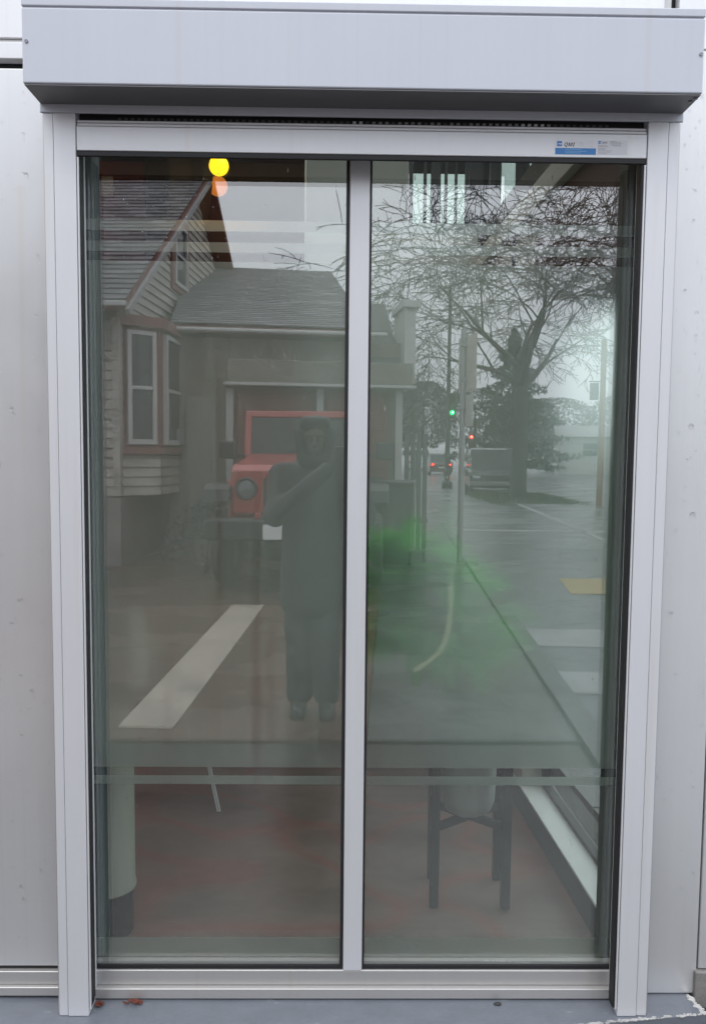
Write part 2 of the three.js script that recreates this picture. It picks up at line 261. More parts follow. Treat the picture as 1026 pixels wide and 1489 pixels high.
// ---------------------------------------------------------------- roller shutter
const shutter = thing('roller_shutter', 'grey aluminium roller shutter with box housing and guide rails, rolled up', 'roller shutter');
{
  const hs = mesh('housing', merge([
    box(-0.806, 0.806, 2.3942, 2.5665, 0.02, 0.20, 0.004),
    box(-0.8065, 0.8065, 2.5695, 2.589, 0.004, 0.2005, 0.003), box(-0.803, 0.803, 2.566, 2.570, 0.02, 0.196)]), M.housing, shutter);
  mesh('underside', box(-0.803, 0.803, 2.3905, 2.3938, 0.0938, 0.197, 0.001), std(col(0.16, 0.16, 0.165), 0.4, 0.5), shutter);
  mesh('lip', merge([box(-0.806, 0.806, 2.371, 2.3935, 0.086, 0.0935, 0.002), box(-0.7995, 0.7995, 2.3935, 2.396, 0.01, 0.0855)]), M.housing, shutter);
  for (const [x, y, z] of [[-0.795, 2.489, 0.2], [0.798, 2.484, 0.2]]) { const g = new THREE.CylinderGeometry(0.0042, 0.0042, 0.003, 14); g.rotateX(Math.PI / 2); g.translate(x, y, z + 0.0008); mesh('screw', g, M.screw, hs); }
  for (const [x, z] of [[0.792, 0.165], [0.797, 0.182]]) { const g = new THREE.CylinderGeometry(0.005, 0.005, 0.003, 14); g.translate(x, 2.3898, z); mesh('screw', g, M.screw, hs); }
  for (const s of [-1, 1]) {
    const X = (a, b) => (s < 0 ? [-b, -a] : [a, b]), flange = s < 0 ? 0.7735 : 0.770;
    const rail = mesh('guide_rail', merge([box(...X(0.7185, flange), 0.001, 2.3705, 0.034, 0.0925, 0.0018), box(...X(0.7215, flange - 0.002), 0.0015, 2.3705, 0.010, 0.0335)]), M.alu, shutter);
    mesh('flange', box(...X(flange + 0.0015, 0.7985), 0.001, 2.3702, 0.006, 0.090, 0.0015), M.alu, rail);
    mesh('flange', box(...X(0.7995, 0.8045), 0.001, 2.3702, 0.002, 0.080, 0.001), M.aluDark, rail);
    mesh('brush_seal', box(...X(s < 0 ? 0.7145 : 0.7075, 0.7175), 0.02, 2.30, 0.052, 0.0855), M.rubber, rail);
    mesh('channel_liner', box(...X(0.7172, 0.7184), 0.02, 2.30, 0.036, 0.0515), M.rubber, rail);
    mesh('inner_lip', box(...X(0.7125, 0.7165), 0.02, 2.265, 0.0862, 0.0905), M.alu, rail);
  }
  const bar = mesh('bottom_bar', merge([box(-0.7165, 0.7165, 2.281, 2.340, 0.079, 0.0915, 0.002), box(-0.7165, 0.7165, 2.3415, 2.349, 0.072, 0.088, 0.002)]), M.alu, shutter);
  mesh('seal', box(-0.716, 0.716, 2.268, 2.2805, 0.081, 0.0895, 0.002), M.rubber, bar);
  const slat = mesh('slat', merge([box(-0.7165, 0.7165, 2.3575, 2.3585, 0.066, 0.07), box(-0.7165, 0.7165, 2.3592, 2.43, 0.058, 0.0645)]), M.black, shutter);
  mesh('slat_edge', box(-0.7165, 0.7165, 2.3505, 2.3568, 0.066, 0.086, 0.002), M.alu, slat);
  const r = rng(4), holes = [], shade = [];
  for (let i = 0; i < 76; i++) { const x = -0.62 + i * 0.0165; if (Math.abs(x) > 0.71) continue; holes.push([x, r()]); }
  const hm = [std(col(0.10, 0.10, 0.10), 0.5), std(col(0.32, 0.33, 0.33), 0.5), std(col(0.75, 0.78, 0.78), 0.4)];  // solid inserts: light shining through the holes painted in three tones
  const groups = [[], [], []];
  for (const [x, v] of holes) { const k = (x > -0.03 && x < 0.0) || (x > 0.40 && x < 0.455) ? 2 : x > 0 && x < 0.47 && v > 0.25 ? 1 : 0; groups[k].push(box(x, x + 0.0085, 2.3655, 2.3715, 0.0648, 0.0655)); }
  groups.forEach((g, i) => g.length && stuff(mesh('painted_light_slots', merge(g), hm[i], slat)));
  // two printed labels
  const label = (w, h, draw) => { const c = document.createElement('canvas'); c.width = w; c.height = h; draw(c.getContext('2d')); const t = new THREE.CanvasTexture(c); t.colorSpace = THREE.SRGBColorSpace; return t; };
  const logo = (c, x, y, s) => { c.fillStyle = '#2a6fb4'; c.fillRect(x, y, s, s); c.strokeStyle = '#e9eef3'; c.lineWidth = s * 0.09; c.beginPath(); c.moveTo(x + s * 0.12, y + s * 0.62); c.lineTo(x + s * 0.45, y + s * 0.40); c.lineTo(x + s * 0.9, y + s * 0.58); c.moveTo(x + s * 0.5, y + s * 0.8); c.lineTo(x + s * 0.9, y + s * 0.35); c.stroke(); };
  const t1 = label(600, 200, (c) => {
    c.fillStyle = '#d3d3d8'; c.fillRect(0, 0, 600, 200); c.fillStyle = '#2c78b8'; c.fillRect(0, 110, 600, 90);
    logo(c, 24, 14, 72); c.fillStyle = '#2a2a30'; c.font = 'italic bold 76px sans-serif'; c.fillText('QMI', 122, 86);
    c.fillStyle = '#b9c3cf'; c.fillRect(345, 26, 60, 8); c.fillRect(345, 44, 70, 8); c.fillRect(345, 70, 85, 6); c.fillRect(500, 18, 60, 6); c.fillRect(490, 78, 80, 8);
    c.fillStyle = '#7fa9cc'; c.fillRect(150, 124, 240, 7); c.fillRect(140, 150, 320, 7); c.fillRect(150, 174, 230, 7);
  });
  const t2 = label(520, 240, (c) => {
    c.fillStyle = '#cbcbd0'; c.fillRect(0, 0, 520, 240); logo(c, 10, 12, 46); c.fillStyle = '#5a5a62'; c.font = 'italic bold 44px sans-serif'; c.fillText('QMI', 72, 54);
    c.fillStyle = '#77777e'; for (const [x, y, w] of [[220, 10, 90], [215, 30, 180], [225, 50, 190], [230, 70, 170], [260, 88, 150], [10, 84, 140], [10, 104, 170], [10, 132, 120], [10, 152, 130], [10, 174, 230], [10, 196, 210], [10, 216, 150]]) for (let k = 0; k < w; k += 22) c.fillRect(x + k, y, 15, 8);
  });
  const st = (name, x0, x1, y0, y1, t, lab) => { const g = new THREE.BoxGeometry(x1 - x0, y1 - y0, 0.0004); g.translate((x0 + x1) / 2, (y0 + y1) / 2, 0.0919); const side = std(col(0.7, 0.7, 0.7), 0.5), o = mesh(name, g, [side, side, side, side, std(0xffffff, 0.35, 0, { map: t }), side], bar); o.userData.label = lab; };
  st('sticker', 0.4845, 0.5875, 2.288, 2.3225, t1, 'white and blue maker sticker reading QMI');
  st('sticker', 0.5915, 0.667, 2.289, 2.3235, t2, 'small grey label with fine print');
}

// ---------------------------------------------------------------- room behind the glass
const floorTex = tex(1024, 1024, (u, v) => {
  const n = tn(u, v, 4, 2) + 0.5 * tn(u, v, 11, 4) + 0.25 * tn(u, v, 37, 6), w = tn(u, v, 3, 9) * 0.4;
  const vein = Math.exp(-Math.pow(Math.abs(tn(u + w * 0.2, v, 5, 12)) * 16, 2)); const b = 0.72 + 0.5 * n;
  return [b * (1 + 0.3 * vein), b * (0.93 - 0.15 * vein), b * (0.90 - 0.18 * vein)];
}, false, 0.42, 0.62);
M.floor = std(col(0.27, 0.215, 0.19), 0.42, 0, { map: floorTex });
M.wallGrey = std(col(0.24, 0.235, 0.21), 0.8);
M.wallRed = std(col(0.26, 0.045, 0.036), 0.7);
M.wood = std(col(0.46, 0.23, 0.11), 0.6, 0, { map: tex(512, 512, (u, v) => 0.85 + 0.25 * noiseGen.noise(u * 4, v * 40, 2) + 0.1 * noiseGen.noise(u * 9, v * 120, 5), false, 0.5, 0.5) });
M.white = std(col(0.72, 0.73, 0.71), 0.5);
M.offWhite = std(col(0.50, 0.49, 0.44), 0.55);
structure('room_floor', box(-3.6, 0.95, -0.11, -0.002, -3.7, -0.125), M.floor, 'stained reddish-brown concrete floor inside the window', 'floor');
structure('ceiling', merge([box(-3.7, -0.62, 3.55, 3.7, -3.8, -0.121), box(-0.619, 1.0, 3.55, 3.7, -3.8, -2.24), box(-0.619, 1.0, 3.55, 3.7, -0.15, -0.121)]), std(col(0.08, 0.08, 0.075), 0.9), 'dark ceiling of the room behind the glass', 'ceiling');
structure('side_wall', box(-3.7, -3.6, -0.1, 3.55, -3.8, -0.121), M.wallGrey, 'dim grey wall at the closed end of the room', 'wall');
const back = thing('back_wall', 'wood and red panelled back wall of the dim room', 'wall'); back.userData.kind = 'structure';
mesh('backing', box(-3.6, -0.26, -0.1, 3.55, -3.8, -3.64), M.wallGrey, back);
for (let i = 0; i < 7; i++) { const y = 0.35 * i + 0.0; mesh('plank', box(-1.42, -0.28, y, y + 0.338, -3.638, -3.60, 0.004), M.wood, back); }
mesh('red_panel', box(-3.58, -1.44, 0.0, 3.54, -3.638, -3.605, 0.004), M.wallRed, back);
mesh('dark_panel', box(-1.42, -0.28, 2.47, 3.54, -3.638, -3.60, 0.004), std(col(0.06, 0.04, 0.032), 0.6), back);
tag(mesh('switch_plate', merge([box(-1.735, -1.655, 3.30, 3.43, -3.603, -3.585, 0.004), box(-1.71, -1.68, 3.34, 3.39, -3.5845, -3.578, 0.003)]), M.white), 'small white switch box high on the red back wall', 'switch');
// partition on the side of the street corner, glazed on top
const part = thing('partition', 'olive-grey partition with glazed top between dark posts', 'partition'); part.userData.kind = 'structure';
M.partition = std(col(0.55, 0.56, 0.51), 0.8);
mesh('wall', box(-0.25, 0.70, 0, 2.735, -2.36, -2.30), M.partition, part);
mesh('wall', box(-0.25, 0.30, 2.737, 3.545, -2.36, -2.30), M.wallGrey, part);
mesh('end_post', box(0.632, 0.705, 2.737, 3.545, -2.36, -2.30), M.black, part);
mesh('trim', box(-0.262, -0.251, 0, 3.545, -2.36, -2.293, 0.002), M.offWhite, part);
for (const [x, w] of [[0.305, 0.02], [0.385, 0.014], [0.425, 0.05], [0.50, 0.012], [0.556, 0.010], [0.612, 0.012]]) mesh('post', box(x, x + w, 2.737, 3.545, -2.355, -2.305), M.black, part);
mesh('pane', (() => { const g = new THREE.PlaneGeometry(0.325, 0.8); g.translate(0.4675, 3.14, -2.33); return g; })(), M.sidePane, part);
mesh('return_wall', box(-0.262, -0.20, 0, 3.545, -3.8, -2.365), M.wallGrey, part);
// glazed corner wall: slightly out of square with the front
const corner = new THREE.Group(); corner.name = 'corner_wall'; corner.position.set(0.772, 0, -0.125); corner.rotation.y = 0.042; scene.add(corner); tag(corner, 'glazed side wall with white sill and dark speckled base', 'wall', null, 'structure');
const darkSpeck = std(col(0.05, 0.052, 0.05), 0.7, 0, { map: asphaltTex });
mesh('plinth', box(0, 0.12, 0, 0.112, -2.2, 0), darkSpeck, corner);
mesh('sill', box(-0.006, 0.112, 0.1125, 0.122, -2.2, 0, 0.002), M.white, corner);
mesh('pier', box(0.0, 0.13, 0.1225, 2.50, -2.2, -1.02), M.offWhite, corner);
mesh('post', box(-0.012, 0.0, 0.1225, 2.50, -1.36, -1.335), M.black, corner);
mesh('window_frame', merge([box(0.085, 0.12, 0.1225, 0.142, -1.015, -0.002), box(0.085, 0.12, 0.143, 2.02, -1.018, -0.985), box(0.085, 0.12, 0.143, 2.02, -0.03, -0.002), box(0.085, 0.12, 2.021, 2.05, -1.018, -0.002)]), M.black, corner);
mesh('pane', (() => { const g = new THREE.PlaneGeometry(0.955, 1.88); g.rotateY(-Math.PI / 2); g.translate(0.1, 1.082, -0.5075); return g; })(), M.clearPane, corner);
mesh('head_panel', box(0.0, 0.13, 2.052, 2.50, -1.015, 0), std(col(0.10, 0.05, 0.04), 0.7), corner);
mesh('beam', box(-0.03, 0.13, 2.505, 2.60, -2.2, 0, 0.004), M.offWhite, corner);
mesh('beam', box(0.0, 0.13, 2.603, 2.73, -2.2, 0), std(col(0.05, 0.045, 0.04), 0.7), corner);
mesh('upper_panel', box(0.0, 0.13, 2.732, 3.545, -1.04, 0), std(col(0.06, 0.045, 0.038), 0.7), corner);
mesh('transom_pane', (() => { const g = new THREE.PlaneGeometry(1.32, 0.8); g.rotateY(-Math.PI / 2); g.translate(0.09, 3.14, -1.71); return g; })(), M.sidePane, corner);
for (const z of [-2.38, -2.19, -1.62, -1.075]) mesh('post', box(0.06, 0.12, 2.732, 3.545, z, z + 0.03), M.black, corner);

tag(mesh('added_skylight', (() => { const g = new THREE.PlaneGeometry(1.6, 2.08); g.rotateX(-Math.PI / 2); g.translate(0.19, 3.6, -1.19); return g; })(), M.added_skylight), 'unseen glass roof opening added to brighten the room over the house plant', 'added_skylight');  // added out-of-view roof glass, put in to brighten the plant and floor
mesh('corner_post', box(-0.060, 0.03, 0.002, 3.545, 0.025, 0.085, 0.004), std(col(0.07, 0.08, 0.078), 0.6), corner);
tag(mesh('column', box(-0.83, -0.722, 0.0, 3.545, -0.12, -0.045, 0.004), std(col(0.07, 0.095, 0.105), 0.6)), 'narrow blue-grey inner post along the outer edge of the left pane', 'post', null, 'structure');
// things in the room
{
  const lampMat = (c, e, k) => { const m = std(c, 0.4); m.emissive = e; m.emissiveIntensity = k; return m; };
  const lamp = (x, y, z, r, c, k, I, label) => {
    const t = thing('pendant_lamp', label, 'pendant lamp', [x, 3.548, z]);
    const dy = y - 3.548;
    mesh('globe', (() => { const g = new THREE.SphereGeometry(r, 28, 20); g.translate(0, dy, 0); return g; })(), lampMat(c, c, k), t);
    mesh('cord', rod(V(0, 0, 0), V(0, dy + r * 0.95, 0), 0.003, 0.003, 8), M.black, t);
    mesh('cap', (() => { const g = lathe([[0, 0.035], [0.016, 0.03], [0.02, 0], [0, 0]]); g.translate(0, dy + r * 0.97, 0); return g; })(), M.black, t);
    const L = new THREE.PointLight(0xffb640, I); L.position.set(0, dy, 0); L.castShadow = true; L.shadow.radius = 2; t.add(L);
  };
  lamp(-0.725, 3.07, -2.30, 0.053, col(1.0, 0.62, 0.012), 2.2, 0.30, 'bright yellow globe lamp at the top of the left pane');
  lamp(-0.83, 3.17, -2.95, 0.060, col(0.72, 0.22, 0.03), 0.8, 0.02, 'added amber globe standing in for the double reflection of the yellow lamp');  // added globe in place of the yellow lamp's ghost image in the glazing
}
{ // grey cloth drape hanging in the dark corner
  const pts = 40, pos = [], idx = [];
  for (let i = 0; i <= pts; i++) for (let j = 0; j <= 12; j++) { const t = i / pts, s = j / 12; pos.push(-1.16 + 0.30 * t * (1 - 0.35 * s * s) + 0.02 * Math.sin(s * 4), 3.50 - 0.78 * s - 0.10 * t * s, -2.9 + 0.03 * Math.sin(t * 9 + s)); }
  for (let i = 0; i < pts; i++) for (let j = 0; j < 12; j++) { const a = i * 13 + j; idx.push(a, a + 1, a + 13, a + 13, a + 1, a + 14); }
  const g = new THREE.BufferGeometry(); g.setAttribute('position', new THREE.Float32BufferAttribute(pos, 3)); g.setIndex(idx); g.computeVertexNormals();
  const t = thing('curtain', 'dark grey cloth hanging in folds near the red wall', 'curtain');
  mesh('cloth', g, std(col(0.035, 0.04, 0.043), 0.7, 0, { side: THREE.DoubleSide }), t);
  mesh('rail', rod(V(-1.2, 3.52, -2.9), V(-0.8, 3.52, -2.9), 0.012), M.aluDark, t);
}
{ // round pedestal with scuffed dark base and a vase with dark leaves
  const t = thing('pedestal', 'round cream pedestal with scuffed black base behind the pane', 'pedestal', [-0.775, 0, -0.31]);
  mesh('base', lathe([[0, 0], [0.072, 0], [0.072, 0.135], [0.07, 0.14], [0, 0.14]], 40), std(col(0.035, 0.04, 0.042), 0.5, 0, { map: chip }), t);
  mesh('column', lathe([[0, 0.1405], [0.081, 0.1405], [0.083, 0.15], [0.079, 0.17], [0.078, 0.80], [0.0, 0.80]], 40), std(col(0.40, 0.41, 0.35), 0.5), t);
  const tr = thing('tray', 'round dark tray resting on the cream pedestal', 'tray', [-0.765, 0.801, -0.30]);
  mesh('plate', lathe([[0, 0], [0.15, 0], [0.155, 0.004], [0.155, 0.02], [0.148, 0.02], [0.145, 0.008], [0, 0.008]], 40), std(col(0.05, 0.055, 0.06), 0.5), tr).position.y = 0.001;
  const v = thing('vase', 'blue-grey vase of dark leaves standing on the round tray', 'vase', [-0.775, 0.822, -0.33]); v.position.y = 0.811;
  mesh('body', lathe([[0, 0], [0.05, 0], [0.07, 0.08], [0.06, 0.2], [0.035, 0.26], [0.04, 0.28], [0.036, 0.28], [0.03, 0.25], [0, 0.22]], 32), std(col(0.05, 0.075, 0.10), 0.35), v);
  const r = rng(21), lv = [];
  for (let i = 0; i < 40; i++) { const a = r() * 6.28, e = 0.5 + r() * 0.9, L = 0.10 + 0.12 * r(), b = V(0, 0.25, 0), d = V(Math.cos(a) * Math.cos(e), Math.sin(e), Math.sin(a) * Math.cos(e)); lv.push(...leafBlade(b, d, L, 0.022, r)); }
  mesh('leaves', merge(lv), std(col(0.02, 0.045, 0.02), 0.6, 0, { side: THREE.DoubleSide }), v);
  const b = thing('bottle', 'white bottle standing at the edge of the round tray on the cream pedestal', 'bottle', [-0.668, 0.811, -0.235]);
  mesh('body', lathe([[0, 0], [0.034, 0], [0.037, 0.02], [0.037, 0.17], [0.016, 0.215], [0.016, 0.23], [0, 0.23]], 24), M.white, b);
  mesh('cap', lathe([[0, 0.231], [0.017, 0.231], [0.017, 0.25], [0, 0.25]], 20), M.offWhite, b);
}
function leafBlade(base, dir, L, w, r) {           // a bent, folded blade: two strips
  const side = V(-dir.z, 0, dir.x).normalize(); if (side.lengthSq() < 0.1) side.set(1, 0, 0);
  const up = V(0, 1, 0), n = 5, P = [], out = [], droop = 0.25 + r() * 0.5;
  for (let i = 0; i <= n; i++) { const t = i / n, c = base.clone().addScaledVector(dir, L * t); c.y -= droop * L * t * t * 0.5; const ww = w * Math.sin(Math.PI * Math.min(1, 0.12 + 0.88 * t)) * 0.5 + 0.0006; P.push([c.clone().addScaledVector(side, ww).addScaledVector(up, ww * 0.35), c, c.clone().addScaledVector(side, -ww).addScaledVector(up, ww * 0.35)]); }
  const pos = []; const tri = (a, b, c) => pos.push(a.x, a.y, a.z, b.x, b.y, b.z, c.x, c.y, c.z);
  for (let i = 0; i < n; i++) for (const k of [0, 1]) { tri(P[i][k], P[i + 1][k], P[i][k + 1]); tri(P[i + 1][k], P[i + 1][k + 1], P[i][k + 1]); }
  const g = new THREE.BufferGeometry(); g.setAttribute('position', new THREE.Float32BufferAttribute(pos, 3)); g.computeVertexNormals(); g.setAttribute('uv', new THREE.Float32BufferAttribute(new Float32Array(pos.length / 3 * 2), 2));
  out.push(g); return out;
}
{ // slim white pole leaning up and away to the dark
  const t = thing('pole', 'slim white two-track pole leaning with its foot on the brown floor', 'pole');
  const a = V(-0.559, 0.0, -1.16), b = V(-0.66, 0.42, -1.22);
  mesh('rail', rod(a.clone().add(V(-0.0045, 0, 0)), b.clone().add(V(-0.0045, 0, 0)), 0.0038), M.white, t);
  mesh('rail', rod(a.clone().add(V(0.0055, 0, 0)), b.clone().add(V(0.0055, 0, 0)), 0.0038), M.white, t);
  mesh('web', rod(a, b, 0.0022), M.aluDark, t);
  const k = thing('low_bench', 'low dark bench top that the white pole leans against', 'bench', [-0.85, 0, -1.28]);
  mesh('top', box(-0.30, 0.42, 0.42, 0.45, -0.18, 0.12, 0.006), std(col(0.10, 0.055, 0.04), 0.5), k);
  for (const [x, z] of [[-0.28, -0.16]]) mesh('leg', box(x, x + 0.03, 0, 0.42, z, z + 0.03, 0.003), M.black, k);
  mesh('leg', box(-0.28, -0.25, 0, 0.42, 0.07, 0.1, 0.003), M.black, k);
}
{ // plant stand, pot, plant
  const wood = std(col(0.022, 0.024, 0.024), 0.55);
  const s = thing('plant_stand', 'black wooden plant stand with four legs behind the pane', 'plant stand');
  const L = [[0.262, -0.445], [0.502, -0.438], [0.509, -0.622], [0.275, -0.632]];
  for (const [x, z] of L) mesh('leg', box(x, x + 0.03, 0, 0.56, z - 0.015, z + 0.015, 0.003), wood, s);
  const bar = (a, b) => { const A = V(a[0] + 0.015, 0.275, a[1]), B = V(b[0] + 0.015, 0.275, b[1]), l = A.distanceTo(B), g = new RoundedBoxGeometry(l, 0.026, 0.02, 2, 0.003); g.rotateY(-Math.atan2(B.z - A.z, B.x - A.x)); const c = A.add(B).multiplyScalar(0.5); g.translate(c.x, c.y, c.z); return g; };
  mesh('cross_bar', bar(L[0], L[2]), wood, s);
  const cb = bar(L[1], L[3]); cb.translate(0, 0.0, 0); cb.scale(1, 1, 1); mesh('cross_bar', cb, wood, s).position.y = 0.002;
  const p = thing('plant_pot', 'rounded pale grey pot sitting in the black plant stand', 'plant pot', [0.40, 0.292, -0.535]);
  mesh('shell', lathe([[0, 0], [0.055, 0.0], [0.08, 0.015], [0.092, 0.05], [0.096, 0.14], [0.098, 0.36], [0.092, 0.365], [0.088, 0.34], [0, 0.34]], 40), std(col(0.30, 0.32, 0.30), 0.5), p);
  mesh('soil', lathe([[0, 0.345], [0.087, 0.343]], 24), std(col(0.02, 0.015, 0.01), 0.9), p);
  const pl = thing('house_plant', 'bushy green house plant leaning towards the mullion from the pale pot', 'house plant', [0.335, 0.63, -0.36]);
  const r = rng(31), lv = [], st = [];
  const clump = (n, c, rad, len, wid) => {
    for (let i = 0; i < n; i++) {
      const d = V(r() - 0.5, r() - 0.42, r() - 0.5).normalize(), q = 0.35 + 0.65 * Math.cbrt(r()), b = V(c.x + rad.x * d.x * q, c.y + rad.y * d.y * q, c.z + rad.z * d.z * q);
      if (i % 4 === 0) st.push(rod(V(0.02, 0.03, -0.12), b, 0.004, 0.002, 5));
      const o = d.clone().add(V(0, 0.25, 0.15)).normalize(); lv.push(...leafBlade(b, o, len * (0.6 + 0.6 * r()), wid * (0.7 + 0.5 * r()), r));
    }
  };
  clump(230, V(-0.175, 0.47, 0.195), V(0.125, 0.16, 0.065), 0.12, 0.075);
  clump(90, V(-0.01, 0.41, 0.10), V(0.12, 0.12, 0.10), 0.13, 0.07);
  for (const g of lv) { const p = g.attributes.position; for (let i = 0; i < p.count; i++) if (p.getZ(i) > 0.30) p.setZ(i, 0.30 + 0.02 * (1 - Math.exp(-(p.getZ(i) - 0.30) * 25))); g.computeVertexNormals(); }   // leaves bend where they meet the glass
  mesh('leaves', merge(lv), new THREE.MeshPhysicalMaterial({ color: col(0.20, 0.72, 0.08), roughness: 0.9, transmission: 0.72, thickness: 0, side: THREE.DoubleSide }), pl);
  mesh('stems', merge(st), std(col(0.08, 0.14, 0.04), 0.7), pl);
  const cv = new THREE.CatmullRomCurve3([V(0.158, 0.925, -0.034), V(0.195, 0.948, -0.031), V(0.232, 0.985, -0.031), V(0.252, 1.04, -0.034), V(0.262, 1.10, -0.055), V(0.266, 1.16, -0.09), V(0.27, 1.2, -0.16)].map((p) => p.sub(V(0.335, 0.63, -0.36))));
  mesh('yellow_stem', new THREE.TubeGeometry(cv, 30, 0.0075, 8).toNonIndexed(), std(col(0.80, 0.78, 0.45), 0.5), pl).userData.label = 'pale yellow drooping stem touching the glass';
}

// ================================================================ the street in front (seen as reflections)
M.siding = std(col(0.52, 0.48, 0.42), 0.6, 0, { map: asphaltTex });
M.trim = std(col(0.20, 0.075, 0.065), 0.6);
M.trimWhite = std(col(0.46, 0.455, 0.44), 0.5);
M.shingle = std(col(0.235, 0.235, 0.24), 0.7, 0, { vertexColors: true });
M.rake = std(col(0.30, 0.29, 0.29), 0.6);
M.glassDark = std(col(0.03, 0.035, 0.04), 0.06);
M.garage = std(col(0.26, 0.24, 0.20), 0.7, 0, { map: asphaltTex });
function clapboards(pts, step, depth, m = 0) {     // boards clipped to a polygon in x,y (convex), facing +z
  const out = []; let lo = Infinity, hi = -Infinity; for (const [, y] of pts) { lo = Math.min(lo, y); hi = Math.max(hi, y); }
  const span = (y) => { const xs = []; for (let i = 0; i < pts.length; i++) { const [ax, ay] = pts[i], [bx, by] = pts[(i + 1) % pts.length]; if ((ay - y) * (by - y) <= 0 && ay !== by) xs.push(ax + (bx - ax) * (y - ay) / (by - ay)); } return xs.length > 1 ? [Math.min(...xs), Math.max(...xs)] : null; };
  for (let y = lo; y < hi - 0.02; y += step) {
    const y1 = Math.min(y + step, hi), a = span(y + 1e-4), b = span(y1 - 1e-4); if (!a || !b) continue;
    const P = [[a[0], y, depth], [a[1], y, depth], [b[1], y1, 0.004], [b[0], y1, 0.004]], Q = [[a[0], y, 0], [a[1], y, 0]], pos = [];
    const q = (A, B, C, D) => pos.push(...A, ...B, ...C, ...A, ...C, ...D);
    q(P[0], P[1], P[2], P[3]); q(Q[0], Q[1], P[1], P[0]);
    const g = new THREE.BufferGeometry(); g.setAttribute('position', new THREE.Float32BufferAttribute(pos, 3)); g.computeVertexNormals(); out.push(uvm(g));
  }
  return merge(out);
}
function shingles(w, len, step, tab, seed) {        // a roof slope: x 0..w, up the slope = +y, facing +z
  const r = rng(seed), out = [];
  for (let y = 0, k = 0; y < len; y += step, k++) for (let x = -(k % 2) * tab * 0.5; x < w; x += tab) {
    const x0 = Math.max(0, x), x1 = Math.min(w, x + tab - 0.008); if (x1 - x0 < 0.03) continue;
    const y1 = Math.min(len, y + step), g = new THREE.BufferGeometry(), t = 0.016 + 0.006 * r(), j = 0.012 * (r() - 0.5);
    const P = [[x0, y + j, t], [x1, y + j, t], [x1, y1 + 0.02, 0.002], [x0, y1 + 0.02, 0.002], [x0, y + j, 0], [x1, y + j, 0]], pos = [];
    const q = (A, B, C, D) => pos.push(...A, ...B, ...C, ...A, ...C, ...D); q(P[0], P[1], P[2], P[3]); q(P[4], P[5], P[1], P[0]);
    g.setAttribute('position', new THREE.Float32BufferAttribute(pos, 3)); g.computeVertexNormals();
    const c = 0.55 + 0.5 * r(), cc = []; for (let i = 0; i < 12; i++) cc.push(c, c * 0.98, c * (0.97 + 0.06 * r())); g.setAttribute('color', new THREE.Float32BufferAttribute(cc, 3));
    g.setAttribute('uv', new THREE.Float32BufferAttribute(24, 2)); out.push(g);
  }
  return merge(out);
}
function sash(parent, w, h, frameMat = M.trimWhite) {            // window facing +z, centred on x, from y 0
  const f = mesh('window', merge([box(-w / 2, w / 2, 0, 0.07, -0.04, 0.03, 0.004), box(-w / 2, w / 2, h - 0.06, h, -0.04, 0.03, 0.004), box(-w / 2, -w / 2 + 0.06, 0.07, h - 0.06, -0.04, 0.03, 0.004), box(w / 2 - 0.06, w / 2, 0.07, h - 0.06, -0.04, 0.03, 0.004), box(-w / 2 + 0.06, w / 2 - 0.06, h * 0.5 - 0.025, h * 0.5 + 0.025, -0.03, 0.02, 0.004)]), frameMat, parent);
  mesh('glass', box(-w / 2 + 0.06, w / 2 - 0.06, 0.07, h - 0.06, -0.03, -0.01), M.glassDark, f);
  return f;
}
